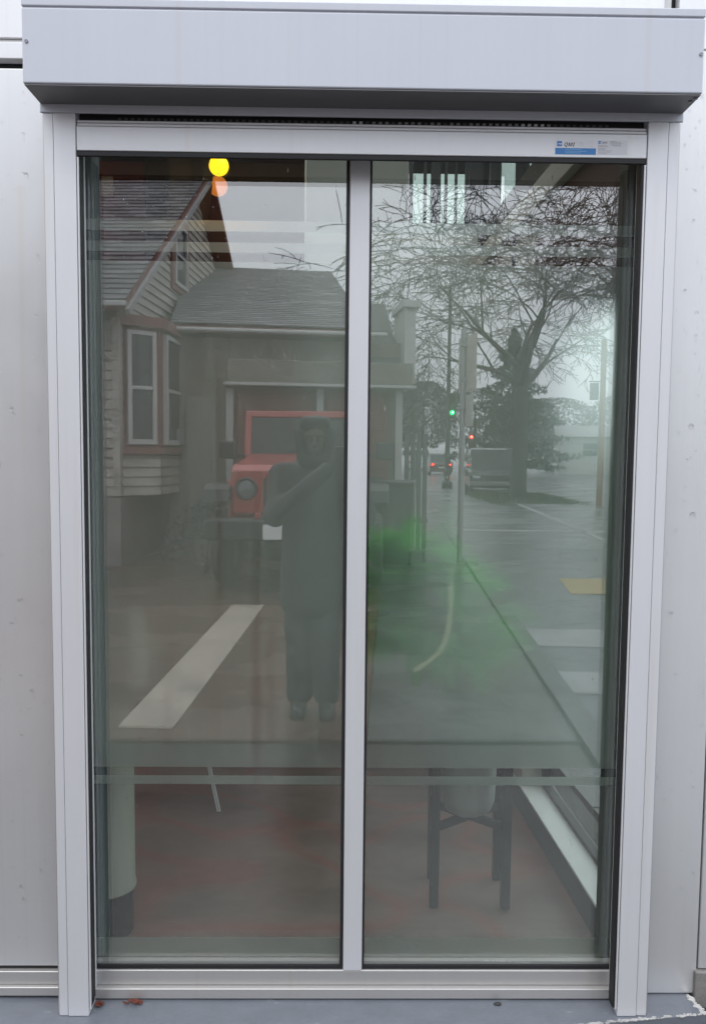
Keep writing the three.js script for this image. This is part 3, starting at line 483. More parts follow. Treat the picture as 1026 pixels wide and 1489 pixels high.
{ // gabled house: local z runs along the gable wall away from the shop, local x points to the driveway
  const h = thing('gabled_house', 'cream clapboard house with grey shingle gable roof and bay window', 'house', [-2.81, 0, 8.22], 0.06);
  const L = 9.8, half = 4.9, eave = 3.42, ridge = 6.68, wx = -0.28;
  mesh('core', merge([box(-7, wx - 0.02, -0.1, 3.3, 0.5, L - 0.5), (() => { const g = prism([[-0.5, 3.3], [-L + 0.5, 3.3], [-half, ridge - 0.3]], 6.5); g.rotateY(Math.PI / 2); g.translate(-6.8, 0, 0); return uvm(g); })()]), M.garage, h);
  const gw = clapboards([[-(L - 0.5), 0.92], [-0.5, 0.92], [-0.5, 3.25], [-half, 6.28], [-(L - 0.5), 3.25]], 0.13, 0.03);
  gw.rotateY(Math.PI / 2); gw.translate(wx, 0, 0);
  stuff(mesh('siding', gw, M.siding, h));
  const fw = clapboards([[0, 0.92], [6.5, 0.92], [6.5, 3.3], [0, 3.3]], 0.13, 0.03); fw.rotateY(Math.PI); fw.translate(wx, 0, 0.5);
  stuff(mesh('siding', fw, M.siding, h));
  mesh('skirting', merge([box(-6.9, wx + 0.03, -0.1, 0.9, 0.46, 0.5), box(wx - 0.01, wx + 0.03, -0.1, 0.9, 0.5, L - 0.5)]), std(col(0.30, 0.27, 0.245), 0.8, 0, { map: asphaltTex }), h);
  mesh('corner_board', box(wx - 0.06, wx + 0.035, 0.92, 3.3, 0.44, 0.56), M.siding, h);
  const sl = Math.hypot(half, ridge - eave), an = Math.atan2(ridge - eave, half);
  const roof = mesh('roof', merge([-1, 1].map((s) => { const g = new THREE.BoxGeometry(7.3, 0.10, sl); g.rotateX(-s * an); g.translate(-3.65, (ridge + eave) / 2 - 0.07, half - s * -1 * 0 + (s < 0 ? half / 2 : -half / 2)); return uvm(g); })), M.trim, h);
  { const g = shingles(7.3, sl, 0.17, 0.30, 41); g.rotateX(-(Math.PI / 2 - an)); g.scale(1, 1, 1);
    // slope rises towards +z: turn about y so that y(up slope) points to +z
    g.rotateY(Math.PI); g.translate(0, eave + 0.02, 0); stuff(mesh('shingles', g, std(col(0.15, 0.15, 0.155), 0.75, 0, { vertexColors: true }), roof)); }
  mesh('gutter', box(-7.3, 0.03, eave - 0.07, eave - 0.0, -0.10, -0.02, 0.02), M.trimWhite, roof);
  for (const s of [-1, 1]) { const g = new THREE.BoxGeometry(0.05, 0.08, sl + 0.06); g.rotateX(s < 0 ? an : -an); g.translate(0.028, (ridge + eave) / 2 - 0.12, half + (s < 0 ? half / 2 : -half / 2)); const t = uvm(g); mesh('rake_board', s > 0 ? t : t, s > 0 ? M.rake : M.trim, roof); }
  // attic window
  const aw = sash(h, 0.8, 1.05); aw.rotation.y = Math.PI / 2; aw.position.set(wx + 0.05, 4.3, 3.6);
  mesh('window_trim', merge([box(wx, wx + 0.06, 4.2, 4.28, 3.05, 4.15), box(wx, wx + 0.06, 5.37, 5.48, 3.05, 4.15), box(wx, wx + 0.06, 4.28, 5.37, 3.05, 3.17), box(wx, wx + 0.06, 4.28, 5.37, 4.03, 4.15)]), M.trim, h);
  // bay with three lights
  const bay = mesh('bay', (() => { const g = prism([[-0.75, 0], [-1.35, 0.55], [-3.05, 0.55], [-3.65, 0]].map(([a, b]) => [a, b]), 2.4); g.rotateX(-Math.PI / 2); return g; })(), M.trim, h);
  { const pts = [[0, 0.62], [0.42, 0.98], [0.42, 2.45], [0, 2.81]]; const g = flat(pts, 0.9, 3.3); bay.geometry = uvm(g); bay.position.x = wx; }
  const face = (a, b, wins) => { const A = V(a[0], 0, a[1]), B = V(b[0], 0, b[1]), l = A.distanceTo(B), o = new THREE.Group(); const dir = B.clone().sub(A).normalize(), n = V(dir.z, 0, -dir.x); return { A, B, l, n, ang: Math.atan2(n.x, n.z), mid: A.add(B).multiplyScalar(0.5) }; };
  for (const [a, b, w] of [[[0, 0.62], [0.42, 0.98], 0.42], [[0.42, 0.98], [0.42, 2.45], 1.15], [[0.42, 2.45], [0, 2.81], 0.42]]) {
    const f = face(a, b); const s = sash(h, w, 1.55, M.trimWhite); s.rotation.y = f.ang; s.position.set(wx + f.mid.x + f.n.x * 0.045, 1.62, f.mid.z + f.n.z * 0.045);
    const cl = clapboards([[-f.l / 2, 0.92], [f.l / 2, 0.92], [f.l / 2, 1.48], [-f.l / 2, 1.48]], 0.13, 0.03); cl.rotateY(f.ang); cl.translate(wx + f.mid.x + f.n.x * 0.006, 0, f.mid.z + f.n.z * 0.006); stuff(mesh('siding', cl, M.siding, h));
  }
  mesh('bay_sill', flat([[0, 0.52], [0.50, 0.94], [0.50, 2.49], [0, 2.91]], 1.49, 1.58), M.trim, h).position.x = wx;
  mesh('bay_roof', flat([[0, 0.45], [0.52, 0.90], [0.52, 2.52], [0, 2.98]], 3.22, 3.36), M.trim, h).position.x = wx;
}
{ // garage behind the red car, slightly turned
  const g = thing('garage', 'low beige garage with shingle roof and red-brown doors', 'garage', [-2.42, 0, 10.1], -0.13);
  // local x runs along the front, front face at z = 0 facing -z
  const W = 3.32;
  mesh('wall', merge([box(-0.25, W, -0.1, 3.25, 0.02, 5.6)]), M.garage, g);
  const s = 5.7, an = Math.atan2(2.0, 5.3);
  const rf = mesh('roof', (() => { const b = new THREE.BoxGeometry(W + 0.35 - 0.7, 0.1, s); b.rotateX(-an); b.translate((W - 0.4) / 2 - 0.15, 3.34 + 1.0, 2.45); return uvm(b); })(), M.trim, g);
  { const q = shingles(W - 0.35, s, 0.15, 0.32, 43); q.rotateX(-(Math.PI / 2 - an)); q.rotateY(Math.PI); q.translate(W - 0.55, 3.42, -0.22); stuff(mesh('shingles', q, M.shingle, rf)); }
  mesh('gutter', box(-0.22, W - 0.3, 3.29, 3.35, -0.36, -0.27, 0.025), M.trimWhite, rf);
  mesh('roof', (() => { const q = prism([[0, 0], [5.5, 0], [5.5, 2.0]], W - 0.9); q.rotateY(-Math.PI / 2); q.translate(W - 0.6, 3.25, 0); return uvm(q); })(), M.garage, g);
  mesh('canopy', box(0.62, W + 0.1, 2.56, 2.90, -0.35, 0.0, 0.01), M.garage, g);
  mesh('canopy_trim', box(0.57, W + 0.15, 2.515, 2.56, -0.40, 0.0, 0.01), M.trimWhite, g);
  for (const [x0, x1] of [[0.72, 1.95], [2.10, 3.10]]) { const d = mesh('garage_door', box(x0, x1, 0.0, 2.48, -0.02, 0.015), M.trim, g); for (let i = 0; i < 4; i++) mesh('panel', box(x0 + 0.06, x1 - 0.06, 0.08 + i * 0.6, 0.60 + i * 0.6, -0.045, -0.021, 0.008), M.trim, d); }
  for (const x of [0.60, 1.97, W - 0.12]) mesh('post', box(x, x + 0.11, 0, 2.5, -0.14, -0.03, 0.006), M.trimWhite, g);
  const dr = mesh('door', box(0.0, 0.45, 0.25, 2.35, -0.02, 0.015), M.wallGrey, g); mesh('handle', rod(V(0.38, 1.25, -0.08), V(0.38, 1.38, -0.08), 0.012), M.screw, dr);
  mesh('step', box(-0.2, 0.55, -0.05, 0.24, -0.55, -0.03, 0.01), M.concrete, g);
  mesh('end_panel', box(W - 0.02, W + 0.16, 2.60, 3.75, -0.25, 0.6, 0.01), M.trimWhite, g);
  mesh('end_cap', box(W - 0.06, W + 0.22, 3.75, 3.86, -0.32, 0.66, 0.01), M.trimWhite, g);
  mesh('side_roof', (() => { const q = prism([[0, 0], [2.2, 0], [2.2, 1.3], [1.4, 1.15]], 0.62); q.rotateY(-Math.PI / 2); q.translate(W - 0.04, 2.92, -0.1); return uvm(q); })(), std(col(0.07, 0.068, 0.07), 0.7), g);
  const b = thing('wall_box', 'small dark meter box fixed to the beige garage wall', 'meter box', [-2.50, 1.75, 10.03], -0.13);
  mesh('case', box(-0.09, 0.09, -0.13, 0.13, -0.06, 0.04, 0.01), M.black, b); mesh('lid', box(-0.075, 0.075, -0.11, 0.11, -0.072, -0.061, 0.004), M.screw, b);
}
{ const r = rng(91), P = [], t = thing('shrub', 'dark low shrub between the cream house and the red car', 'shrub', [-1.78, -0.03, 7.9]), st = [];
  for (let i = 0; i < 1500; i++) { const a = r() * 6.283, e = r() * 1.5, q = 0.5 * (0.4 + 0.6 * Math.cbrt(r())), x = q * Math.cos(a) * Math.cos(e) * 1.15, y = 0.12 + 1.5 * q * Math.sin(e) + 0.1 * r(), z = q * Math.sin(a) * Math.cos(e), sz = 0.05; const f = () => sz * (r() - 0.5) * 2; P.push(x, y, z, x + f(), y + f(), z + f(), x + f(), y + f(), z + f()); }
  for (let i = 0; i < 14; i++) { const a = r() * 6.283; st.push(rod(V(0, 0, 0), V(0.4 * Math.cos(a), 0.3 + 0.4 * r(), 0.35 * Math.sin(a)), 0.012, 0.005, 5)); }
  const b = new THREE.BufferGeometry(); b.setAttribute('position', new THREE.Float32BufferAttribute(P, 3)); b.computeVertexNormals();
  mesh('foliage', b, std(col(0.035, 0.045, 0.045), 0.7, 0, { side: THREE.DoubleSide }), t); mesh('stems', merge(st), std(col(0.04, 0.03, 0.02), 0.9), t); }
{ // fence beside the garage, palings one by one
  const f = thing('fence', 'dark paling fence at the end of the garage', 'fence', [0.95, 0, 10.75], -0.15);
  const m = std(col(0.10, 0.11, 0.11), 0.7);
  for (let i = 0; i < 4; i++) mesh('paling', box(i * 0.1, i * 0.1 + 0.075, -0.02, 1.85, 0, 0.022, 0.004), m, f);
  for (const y of [0.4, 1.5]) mesh('rail', box(-0.02, 0.40, y, y + 0.08, 0.024, 0.06, 0.004), m, f);
}
{ // wheeled bin
  const b = thing('wheeled_bin', 'dark wheeled rubbish bin beside the garage end', 'bin', [0.62, -0.027, 8.75], 0.1);
  const m = std(col(0.035, 0.042, 0.045), 0.5);
  mesh('body', (() => { const g = new THREE.CylinderGeometry(0.42, 0.34, 1.05, 4, 1); g.rotateY(Math.PI / 4); g.translate(0, 0.60, 0); return uvm(g); })(), m, b);
  mesh('lid', box(-0.33, 0.33, 1.13, 1.19, -0.34, 0.32, 0.025), m, b);
  for (const s of [-1, 1]) { const w = new THREE.CylinderGeometry(0.1, 0.1, 0.05, 20); w.rotateZ(Math.PI / 2); w.translate(s * 0.25, 0.1, 0.26); mesh('wheel', w, M.black, b); }
  mesh('handle', rod(V(-0.26, 1.12, 0.38), V(0.26, 1.12, 0.38), 0.016), m, b);
}
// ---------------------------------------------------------------- vehicles
function wheel(parent, x, y, z, r, w, rimMat) {
  const t = new THREE.TorusGeometry(r - w * 0.32, w * 0.34, 12, 28); t.rotateY(Math.PI / 2); t.scale(1.35, 1, 1);
  const o = mesh('wheel', t, M.rubber, parent); o.position.set(x, y, z);
  const rim = new THREE.CylinderGeometry(r * 0.62, r * 0.62, w * 0.6, 24); rim.rotateZ(Math.PI / 2); mesh('rim', rim, rimMat, o);
}
{ // boxy red off-road car, nose towards the shop
  const c = thing('off_road_car', 'boxy red off-road car with round headlights on the driveway', 'car', [-0.56, -0.028, 6.65], 0.03); c.scale.setScalar(1.05);
  const red = new THREE.MeshPhysicalMaterial({ color: col(0.34, 0.030, 0.028), roughness: 0.4, clearcoat: 0.6, clearcoatRoughness: 0.1 }), blk = std(col(0.018, 0.018, 0.02), 0.55), rim = std(col(0.35, 0.35, 0.36), 0.35, 0.8);
  mesh('body', merge([box(-0.77, 0.77, 0.72, 1.36, 1.55, 4.1, 0.05), box(-0.74, 0.74, 0.70, 1.20, 0.12, 1.55, 0.04)]), red, c);
  const hood = mesh('hood', (() => { const g = prism([[0.02, 1.14], [0.02, 1.26], [0.10, 1.32], [1.50, 1.44], [1.50, 1.14]], 1.30, 0.03); g.rotateY(-Math.PI / 2); g.translate(0.65, 0, 0.02); return uvm(g); })(), red, c);
  for (const x of [-0.60, 0.56]) mesh('hood_latch', box(x, x + 0.04, 1.22, 1.31, 0.04, 0.10, 0.008), blk, hood);
  const gr = mesh('grille', box(-0.66, 0.66, 0.82, 1.31, 0.0, 0.10, 0.04), red, c);
  for (let i = 0; i < 7; i++) { const x = (i - 3) * 0.105; mesh('slot', box(x - 0.028, x + 0.028, 0.93, 1.22, -0.006, 0.03, 0.02), blk, gr); }
  for (const s of [-1, 1]) {
    const r1 = new THREE.TorusGeometry(0.105, 0.016, 10, 28); r1.translate(s * 0.515, 1.10, -0.004); const hl = mesh('headlight', r1, blk, c);
    const l = lathe([[0, -0.02], [0.05, -0.015], [0.1, 0.0]], 24); l.rotateX(Math.PI / 2); l.translate(s * 0.515, 1.10, 0.0); mesh('lens', l, std(col(0.16, 0.17, 0.18), 0.2, 0.3), hl);
    const fl = prism([[-0.05, 0.98], [0.0, 1.08], [0.12, 1.13], [0.85, 1.13], [1.0, 1.06], [1.12, 0.86], [1.04, 0.86], [0.94, 1.02], [0.80, 1.07], [0.14, 1.07], [0.03, 1.0]], 0.26, 0.01); fl.rotateY(-Math.PI / 2); fl.translate(s > 0 ? 0.97 : -0.70, 0, 0.02); mesh('fender', uvm(fl), blk, c);
    const fl2 = fl.clone(); fl2.translate(0, 0, 2.55); mesh('fender', uvm(fl2), blk, c);
    mesh('mirror', merge([box(s > 0 ? 0.86 : -1.08, s > 0 ? 1.08 : -0.86, 1.40, 1.62, 1.50, 1.58, 0.03), box(s > 0 ? 0.74 : -0.88, s > 0 ? 0.88 : -0.74, 1.42, 1.47, 1.53, 1.57, 0.01)]), blk, c);
    for (const z of [0.52, 3.07]) wheel(c, s * 0.80, 0.42, z, 0.42, 0.27, rim);
    mesh('bumper_hook', box(s * 0.36 - 0.03, s * 0.36 + 0.03, 0.80, 0.87, -0.26, -0.20, 0.015), red, c);
  }
  mesh('bumper', merge([box(-0.90, 0.90, 0.58, 0.80, -0.30, 0.0, 0.04), box(-0.40, 0.40, 0.80, 0.84, -0.24, -0.04, 0.015)]), blk, c);
  const pl = mesh('number_plate', box(-0.52, -0.22, 0.60, 0.75, -0.318, -0.305, 0.004), M.white, c); pl.position.x = 0.22;
  mesh('plate_light', box(-0.19, -0.12, 0.86, 0.885, -0.2, -0.18, 0.004), M.white, c);
  // windscreen frame, glass, hard top
  const tilt = (g) => { g.rotateX(0.20); g.translate(0, 1.40, 1.50); return g; };
  mesh('windscreen_frame', tilt(merge([box(-0.76, -0.68, 0, 0.56, -0.03, 0.03, 0.015), box(0.68, 0.76, 0, 0.56, -0.03, 0.03, 0.015), box(-0.76, 0.76, 0.52, 0.60, -0.03, 0.03, 0.015), box(-0.76, 0.76, 0, 0.06, -0.03, 0.03, 0.015)])), red, c);
  mesh('windscreen', tilt(box(-0.69, 0.69, 0.05, 0.53, -0.008, 0.004)), std(col(0.035, 0.042, 0.042), 0.35), c);
  for (const x of [-0.35, 0.2]) mesh('wiper', rod(V(x, 1.45, 1.47), V(x + 0.36, 1.56, 1.50), 0.008, 0.006, 6), blk, c);
  mesh('roof', merge([box(-0.75, 0.75, 1.90, 1.985, 1.60, 4.05, 0.03), box(-0.75, -0.70, 1.37, 1.90, 1.72, 4.05, 0.01), box(0.70, 0.75, 1.37, 1.90, 1.72, 4.05, 0.01), box(-0.70, 0.70, 1.37, 1.90, 4.0, 4.05, 0.01)]), blk, c);
}
function carBody(name, label, pos, turn, paint, opt = {}) {
  const { L = 4.4, W = 1.78, H = 1.45, van = false, pick = false } = opt, c = thing(name, label, opt.cat ?? 'car', pos, turn);
  const p = new THREE.MeshPhysicalMaterial({ color: paint, roughness: 0.35, clearcoat: 0.8 });
  const body = prism([[0, 0.30], [0, 0.75], [0.1, 0.86], [L * 0.25, 0.95], [L * 0.97, 0.95], [L, 0.8], [L, 0.30]], W - 0.1, 0.05); body.rotateY(-Math.PI / 2); body.translate(W / 2 - 0.05, 0, -L / 2);
  mesh('body', uvm(body), p, c);
  const top = van ? [[L * 0.12, 0.93], [L * 0.28, H - 0.04], [L * 0.32, H], [L * 0.97, H], [L * 0.99, 0.93]] : [[L * 0.22, 0.93], [L * 0.38, H - 0.05], [L * 0.44, H], [L * 0.75, H], [L * 0.82, H - 0.06], [L * 0.95, 0.93]];
  const cab = prism(top, W - 0.34, 0.06); cab.rotateY(-Math.PI / 2); cab.translate(W / 2 - 0.17, 0, -L / 2); mesh('cabin', uvm(cab), van ? p : M.glassDark, c);
  mesh('roof', box(-W / 2 + 0.2, W / 2 - 0.2, H + 0.03, H + 0.075, -L / 2 + L * 0.44, -L / 2 + L * 0.75, 0.02), p, c);
  if (van) mesh('windscreen', box(-W / 2 + 0.25, W / 2 - 0.25, 1.05, H - 0.15, -L / 2 + L * 0.16, -L / 2 + L * 0.17), M.glassDark, c);
  for (const s of [-1, 1]) for (const z of [-L / 2 + L * 0.19, -L / 2 + L * 0.79]) wheel(c, s * (W / 2 - 0.1), 0.32, z, 0.32, 0.22, M.screw);
  for (const s of [-1, 1]) {
    const hm = std(col(0.6, 0.62, 0.62), 0.2); mesh('headlight', box(s * (W / 2 - 0.28) - 0.16, s * (W / 2 - 0.28) + 0.16, 0.64, 0.76, -L / 2 - 0.06, -L / 2 + 0.03, 0.03), hm, c);
    const tm = std(col(0.5, 0.02, 0.01), 0.3); if (opt.lit) { tm.emissive = col(1, 0.06, 0.04); tm.emissiveIntensity = opt.lit; }
    const lz = opt.flip ? -L / 2 - 0.055 : L / 2 - 0.02; mesh('tail_light', box(s * (W / 2 - 0.22) - 0.15, s * (W / 2 - 0.22) + 0.15, 0.74, 0.90, lz, lz + 0.08, 0.03), tm, c);
    if (opt.lit) { const l = new THREE.PointLight(0xff2010, 0.4); l.position.set(s * (W / 2 - 0.22), 0.82, L / 2 + 0.16); c.add(l); }
  }
  mesh('bumper', box(-W / 2, W / 2, 0.34, 0.52, -L / 2 - 0.09, -L / 2 + 0.02, 0.03), std(col(0.3, 0.3, 0.3), 0.4, 0.6), c);
  mesh('number_plate', box(-0.25, 0.25, 0.53, 0.65, L / 2 + 0.052, L / 2 + 0.062), M.white, c);
  return c;
}
carBody('dark_car', 'dark parked car facing the shop behind the bare tree trunk', [6.55, -0.12, 33.5], 0.1, col(0.03, 0.035, 0.04), { H: 1.85, W: 2.15, L: 4.8 });
carBody('white_car', 'white car parked across the far side of the street', [22.0, -0.12, 78], 1.45, col(0.72, 0.73, 0.74), { L: 4.6 });
carBody('white_van', 'white van far down the street beyond the garage', [7.6, -0.12, 78], 3.3, col(0.7, 0.71, 0.72), { van: true, H: 2.1, W: 2.0, L: 5, cat: 'van' });
carBody('red_tail_car', 'dark car with two glowing red tail lights waiting in the street', [7.5, -0.12, 62], 3.12, col(0.06, 0.03, 0.03), { lit: 1.4, H: 1.6 });
// ---------------------------------------------------------------- poles, signals, sign
{
  const galv = std(col(0.34, 0.35, 0.35), 0.5, 0.5);
  const s = thing('sign_post', 'grey steel post carrying a sign turned edge-on, by the kerb', 'sign', [1.68, -0.03, 9.5], 0.0);
  mesh('post', rod(V(0, 0, 0), V(0, 3.35, 0), 0.042, 0.042, 16), galv, s);
  mesh('panel', (() => { const g = new RoundedBoxGeometry(0.62, 0.80, 0.006, 2, 0.003); g.rotateY(1.30); g.translate(0.05, 2.85, -0.06); return g; })(), std(col(0.5, 0.48, 0.42), 0.5), s);
  mesh('panel', (() => { const g = new RoundedBoxGeometry(0.45, 0.45, 0.006, 2, 0.003); g.rotateY(1.30); g.translate(0.05, 2.18, -0.06); return g; })(), std(col(0.5, 0.5, 0.48), 0.5), s);
  for (const y of [2.6, 3.1, 2.2]) mesh('bracket', box(-0.05, 0.05, y, y + 0.03, -0.06, 0.05, 0.004), galv, s);
  const t = thing('traffic_signal', 'dark traffic signal mast with a green light showing', 'traffic signal', [4.98, -0.12, 36.5]);
  const dk = std(col(0.05, 0.06, 0.058), 0.6);
  mesh('pole', rod(V(0, 0, 0), V(0, 9.6, 0), 0.13, 0.07, 14), dk, t);
  mesh('base', lathe([[0, 0], [0.26, 0], [0.26, 0.25], [0.16, 0.4], [0, 0.4]]), dk, t);
  const hd = mesh('signal_head', box(-0.05, 0.33, 3.35, 4.5, -0.40, -0.14, 0.04), M.black, t);
  const off = std(col(0.06, 0.04, 0.03), 0.4), on = std(col(0.02, 0.3, 0.14), 0.4); on.emissive = col(0.05, 1, 0.45); on.emissiveIntensity = 2.2;
  [[4.28, off], [3.95, off], [3.6, on]].forEach(([y, m]) => { const g = lathe([[0, -0.03], [0.07, -0.02], [0.115, 0]], 20); g.rotateX(Math.PI / 2); g.translate(0.14, y, -0.402); mesh(m === on ? 'signal_lamp' : 'lens', g, m, hd); });
  const gl = new THREE.PointLight(0x30ff80, 1.2); gl.position.set(0.14, 3.6, -0.6); t.add(gl);
  const t2 = thing('traffic_signal', 'far traffic signal with a red light beyond the post', 'traffic signal', [9.0, -0.12, 55]);
  mesh('pole', rod(V(0, 0, 0), V(0, 3.8, 0), 0.1, 0.08, 12), dk, t2);
  const h2 = mesh('signal_head', box(-0.2, 0.2, 2.0, 3.2, -0.4, -0.12, 0.04), M.black, t2), ron = std(col(0.4, 0.03, 0.03), 0.4); ron.emissive = col(1, 0.10, 0.07); ron.emissiveIntensity = 1.8;
  { const g = lathe([[0, -0.03], [0.09, -0.02], [0.15, 0]], 20); g.rotateX(Math.PI / 2); g.translate(0, 2.85, -0.402); mesh('signal_lamp', g, ron, h2); const l = new THREE.PointLight(0xff4030, 0.8); l.position.set(0, 2.85, -0.6); t2.add(l); }
  const w = thing('utility_pole', 'brown wooden pole with a small dark hanging sign', 'pole', [8.42, -0.12, 24.2]);
  mesh('pole', rod(V(0, 0, 0), V(0, 5.4, 0), 0.11, 0.09, 12), std(col(0.22, 0.11, 0.07), 0.8), w);
  mesh('sign', box(-0.42, -0.14, 3.45, 4.0, -0.03, 0.03, 0.008), std(col(0.06, 0.07, 0.07), 0.6), w);
  mesh('arm', rod(V(-0.46, 4.05, 0), V(0, 4.05, 0), 0.02), M.black, w);
}
// ---------------------------------------------------------------- trees
function branchTree(name, label, pos, seed, opt) {
  const r = rng(seed), tr = [], br = [], t = thing(name, label, 'tree', pos, opt.turn ?? 0, opt.group);
  const grow = (p, d, len, rad, lev) => {
    const seg = lev < 2 ? 6 : lev < 5 ? 5 : 3, curl = V(r() - 0.5, r() - 0.5, r() - 0.5).multiplyScalar(lev === 0 ? 0.05 : 0.30); let q = p.clone(), dir = d.clone(), rr = rad; const nodes = [];
    for (let i = 0; i < seg; i++) {
      const j = lev === 0 ? 0.07 : 0.20; dir.add(curl); dir.add(V((r() - 0.5) * j, (r() - 0.5) * j + (lev > 2 ? -0.035 * opt.droop : lev === 0 ? 0.03 : 0.09), (r() - 0.5) * j)).normalize();
      const n = q.clone().addScaledVector(dir, len / seg), r1 = Math.max(opt.min ?? 0.01, rr * (lev === 0 ? 0.93 : 0.86));
      (lev === 0 ? tr : br).push(rod(q.clone().addScaledVector(dir, -rr * 0.3), n, rr, r1, lev < 2 ? 9 : lev < 4 ? 5 : 3, false)); q = n; rr = r1; nodes.push([q.clone(), dir.clone(), rr]);
    }
    if (lev >= opt.levels) return;
    const kids = lev === 0 ? opt.limbs : 2 + (r() < 0.9 ? 1 : 0);
    for (let k = 0; k < kids; k++) {
      const at = lev === 0 ? nodes[seg - 1 - (k % 2)] : nodes[Math.min(seg - 1, Math.floor((0.35 + 0.65 * (k + r()) / kids) * seg))];
      const spread = lev === 0 ? (opt.wide ?? 0.95) : 0.95, az = (k / kids) * 6.283 + r() * 1.6;
      const u = V(Math.cos(az), 0.1, Math.sin(az)).multiplyScalar(spread * (0.6 + 0.6 * r()));
      const dd = at[1].clone().multiplyScalar(1).add(u).normalize();
      grow(at[0], dd, len * (lev === 0 ? opt.ratio * (0.8 + 0.4 * r()) : 0.66 + 0.20 * r()), at[2] * (lev === 0 ? 0.62 : 0.62), lev + 1);
    }
  };
  grow(V(0, -0.1, 0), V(0.02, 1, 0).normalize(), opt.h, opt.r, 0);
  mesh('trunk', merge(tr), std(opt.bark, 0.9), t); mesh('branches', merge(br), std(opt.bark, 0.9), t); return t;
}
branchTree('bare_tree', 'large leafless tree with wide twisting crown by the street', [6.45, -0.12, 27.5], 77, { h: 5.0, r: 0.33, limbs: 8, levels: 7, ratio: 0.53, droop: 2.0, wide: 1.6, min: 0.0125, bark: col(0.045, 0.042, 0.038) });
for (const [x, z, s, lab] of [[5.0, 52, 3, 'small bare tree far behind the signal mast'], [3.2, 46, 9, 'bare tree rising beyond the garage end'], [26, 70, 5, 'bare tree far across the street near the white house']]) branchTree('bare_tree', lab, [x, -0.12, z], s, { h: 3.4, r: 0.2, limbs: 5, levels: 4, ratio: 0.7, droop: 0.6, bark: col(0.05, 0.048, 0.045) });
branchTree('roof_tree', 'thin treetop showing above the garage ridge', [-1.9, -0.03, 21.0], 4, { h: 4.3, r: 0.13, limbs: 5, levels: 4, ratio: 0.26, droop: 0.2, bark: col(0.045, 0.045, 0.035) });
function leafyTree(name, label, pos, seed, h, rad, conic, c) {
  const r = rng(seed), t = thing(name, label, 'tree', pos), g = [], N = 5200;
  mesh('trunk', rod(V(0, -0.1, 0), V(0, h * 0.8, 0), h * 0.03, h * 0.008, 8, false), std(col(0.05, 0.04, 0.03), 0.9), t);
  const pos3 = [], lo = conic ? 0.06 : 0.22;
  for (let i = 0; i < N; i++) {
    const y = lo + (1 - lo) * Math.pow(r(), conic ? 1.5 : 0.8), prof = conic ? (1.02 - y) * (0.85 + 0.3 * Math.sin(y * 55)) : Math.sqrt(Math.max(0.02, 1 - Math.pow((y - 0.6) / 0.42, 2))) * (0.75 + 0.35 * fbm(Math.cos(i) * 2, y * 5, seed)), a = r() * 6.283, q = rad * prof * (0.35 + 0.65 * Math.sqrt(r()));
    const cx = q * Math.cos(a), cy = h * y, cz = q * Math.sin(a), s = h * 0.019 * (0.6 + r());
    for (let k = 0; k < 2; k++) { const u = V(r() - 0.5, (r() - 0.5) * 0.8 - (conic ? 0.25 : 0), r() - 0.5).normalize().multiplyScalar(s), v = V(r() - 0.5, r() - 0.5, r() - 0.5).normalize().multiplyScalar(s * 0.5); pos3.push(cx - u.x, cy - u.y, cz - u.z, cx + v.x, cy + v.y, cz + v.z, cx + u.x, cy + u.y, cz + u.z); }
  }
  const b = new THREE.BufferGeometry(); b.setAttribute('position', new THREE.Float32BufferAttribute(pos3, 3)); b.computeVertexNormals();
  mesh('crown', b, std(c, 0.8, 0, { side: THREE.DoubleSide }), t);
}
leafyTree('conifer', 'dark pointed conifer standing behind the bare tree', [12.6, -0.12, 58], 6, 10.8, 5.2, true, col(0.030, 0.042, 0.030));
for (const [x, z, s, h, w, lab] of [[16, 96, 2, 9.5, 7, 'low dark tree behind the conifer'], [26, 98, 3, 8.6, 8, 'wide dark tree beyond the white parked car'], [10.5, 104, 5, 11, 5.5, 'round dark tree at the end of the street'], [6.0, 92, 7, 10.5, 4.5, 'tall dark tree left of the street end'], [35, 96, 8, 9, 8, 'broad dark tree behind the white house'], [18.5, 80, 12, 7.2, 5.5, 'dark bushy tree beside the white parked car']]) leafyTree('leafy_tree', lab, [x, -0.12, z], s, h, w, false, col(0.045, 0.055, 0.045));
{
  const h = thing('white_house', 'low white house with one window far across the street', 'house', [20.5, -0.12, 66], 0.2);
  mesh('wall', box(-2.2, 3.2, 0, 3.2, 0, 5), M.trimWhite, h); mesh('roof', (() => { const g = prism([[-0.5, 0], [5.5, 0], [2.5, 1.0]], 6.0); g.rotateY(-Math.PI / 2); g.translate(3.5, 3.2, 0); return uvm(g); })(), std(col(0.2, 0.2, 0.2), 0.8), h);
  const w = sash(h, 1.3, 1.2, M.trimWhite); w.rotation.y = Math.PI; w.position.set(0.4, 1.5, -0.03);
  const s = thing('corner_shop', 'long low grey building along the far pavement', 'building', [30, -0.12, 88], 0.1);
  mesh('wall', box(-4, 14, 0, 3.6, 0, 8), std(col(0.28, 0.29, 0.29), 0.8), s); mesh('roof', box(-4.3, 14.3, 3.6, 3.85, -0.3, 8.3), std(col(0.16, 0.16, 0.16), 0.8), s);
  for (let i = 0; i < 4; i++) { const q = sash(s, 1.8, 1.6); q.rotation.y = Math.PI; q.position.set(-2 + i * 3.6, 1.0, -0.03); }
}
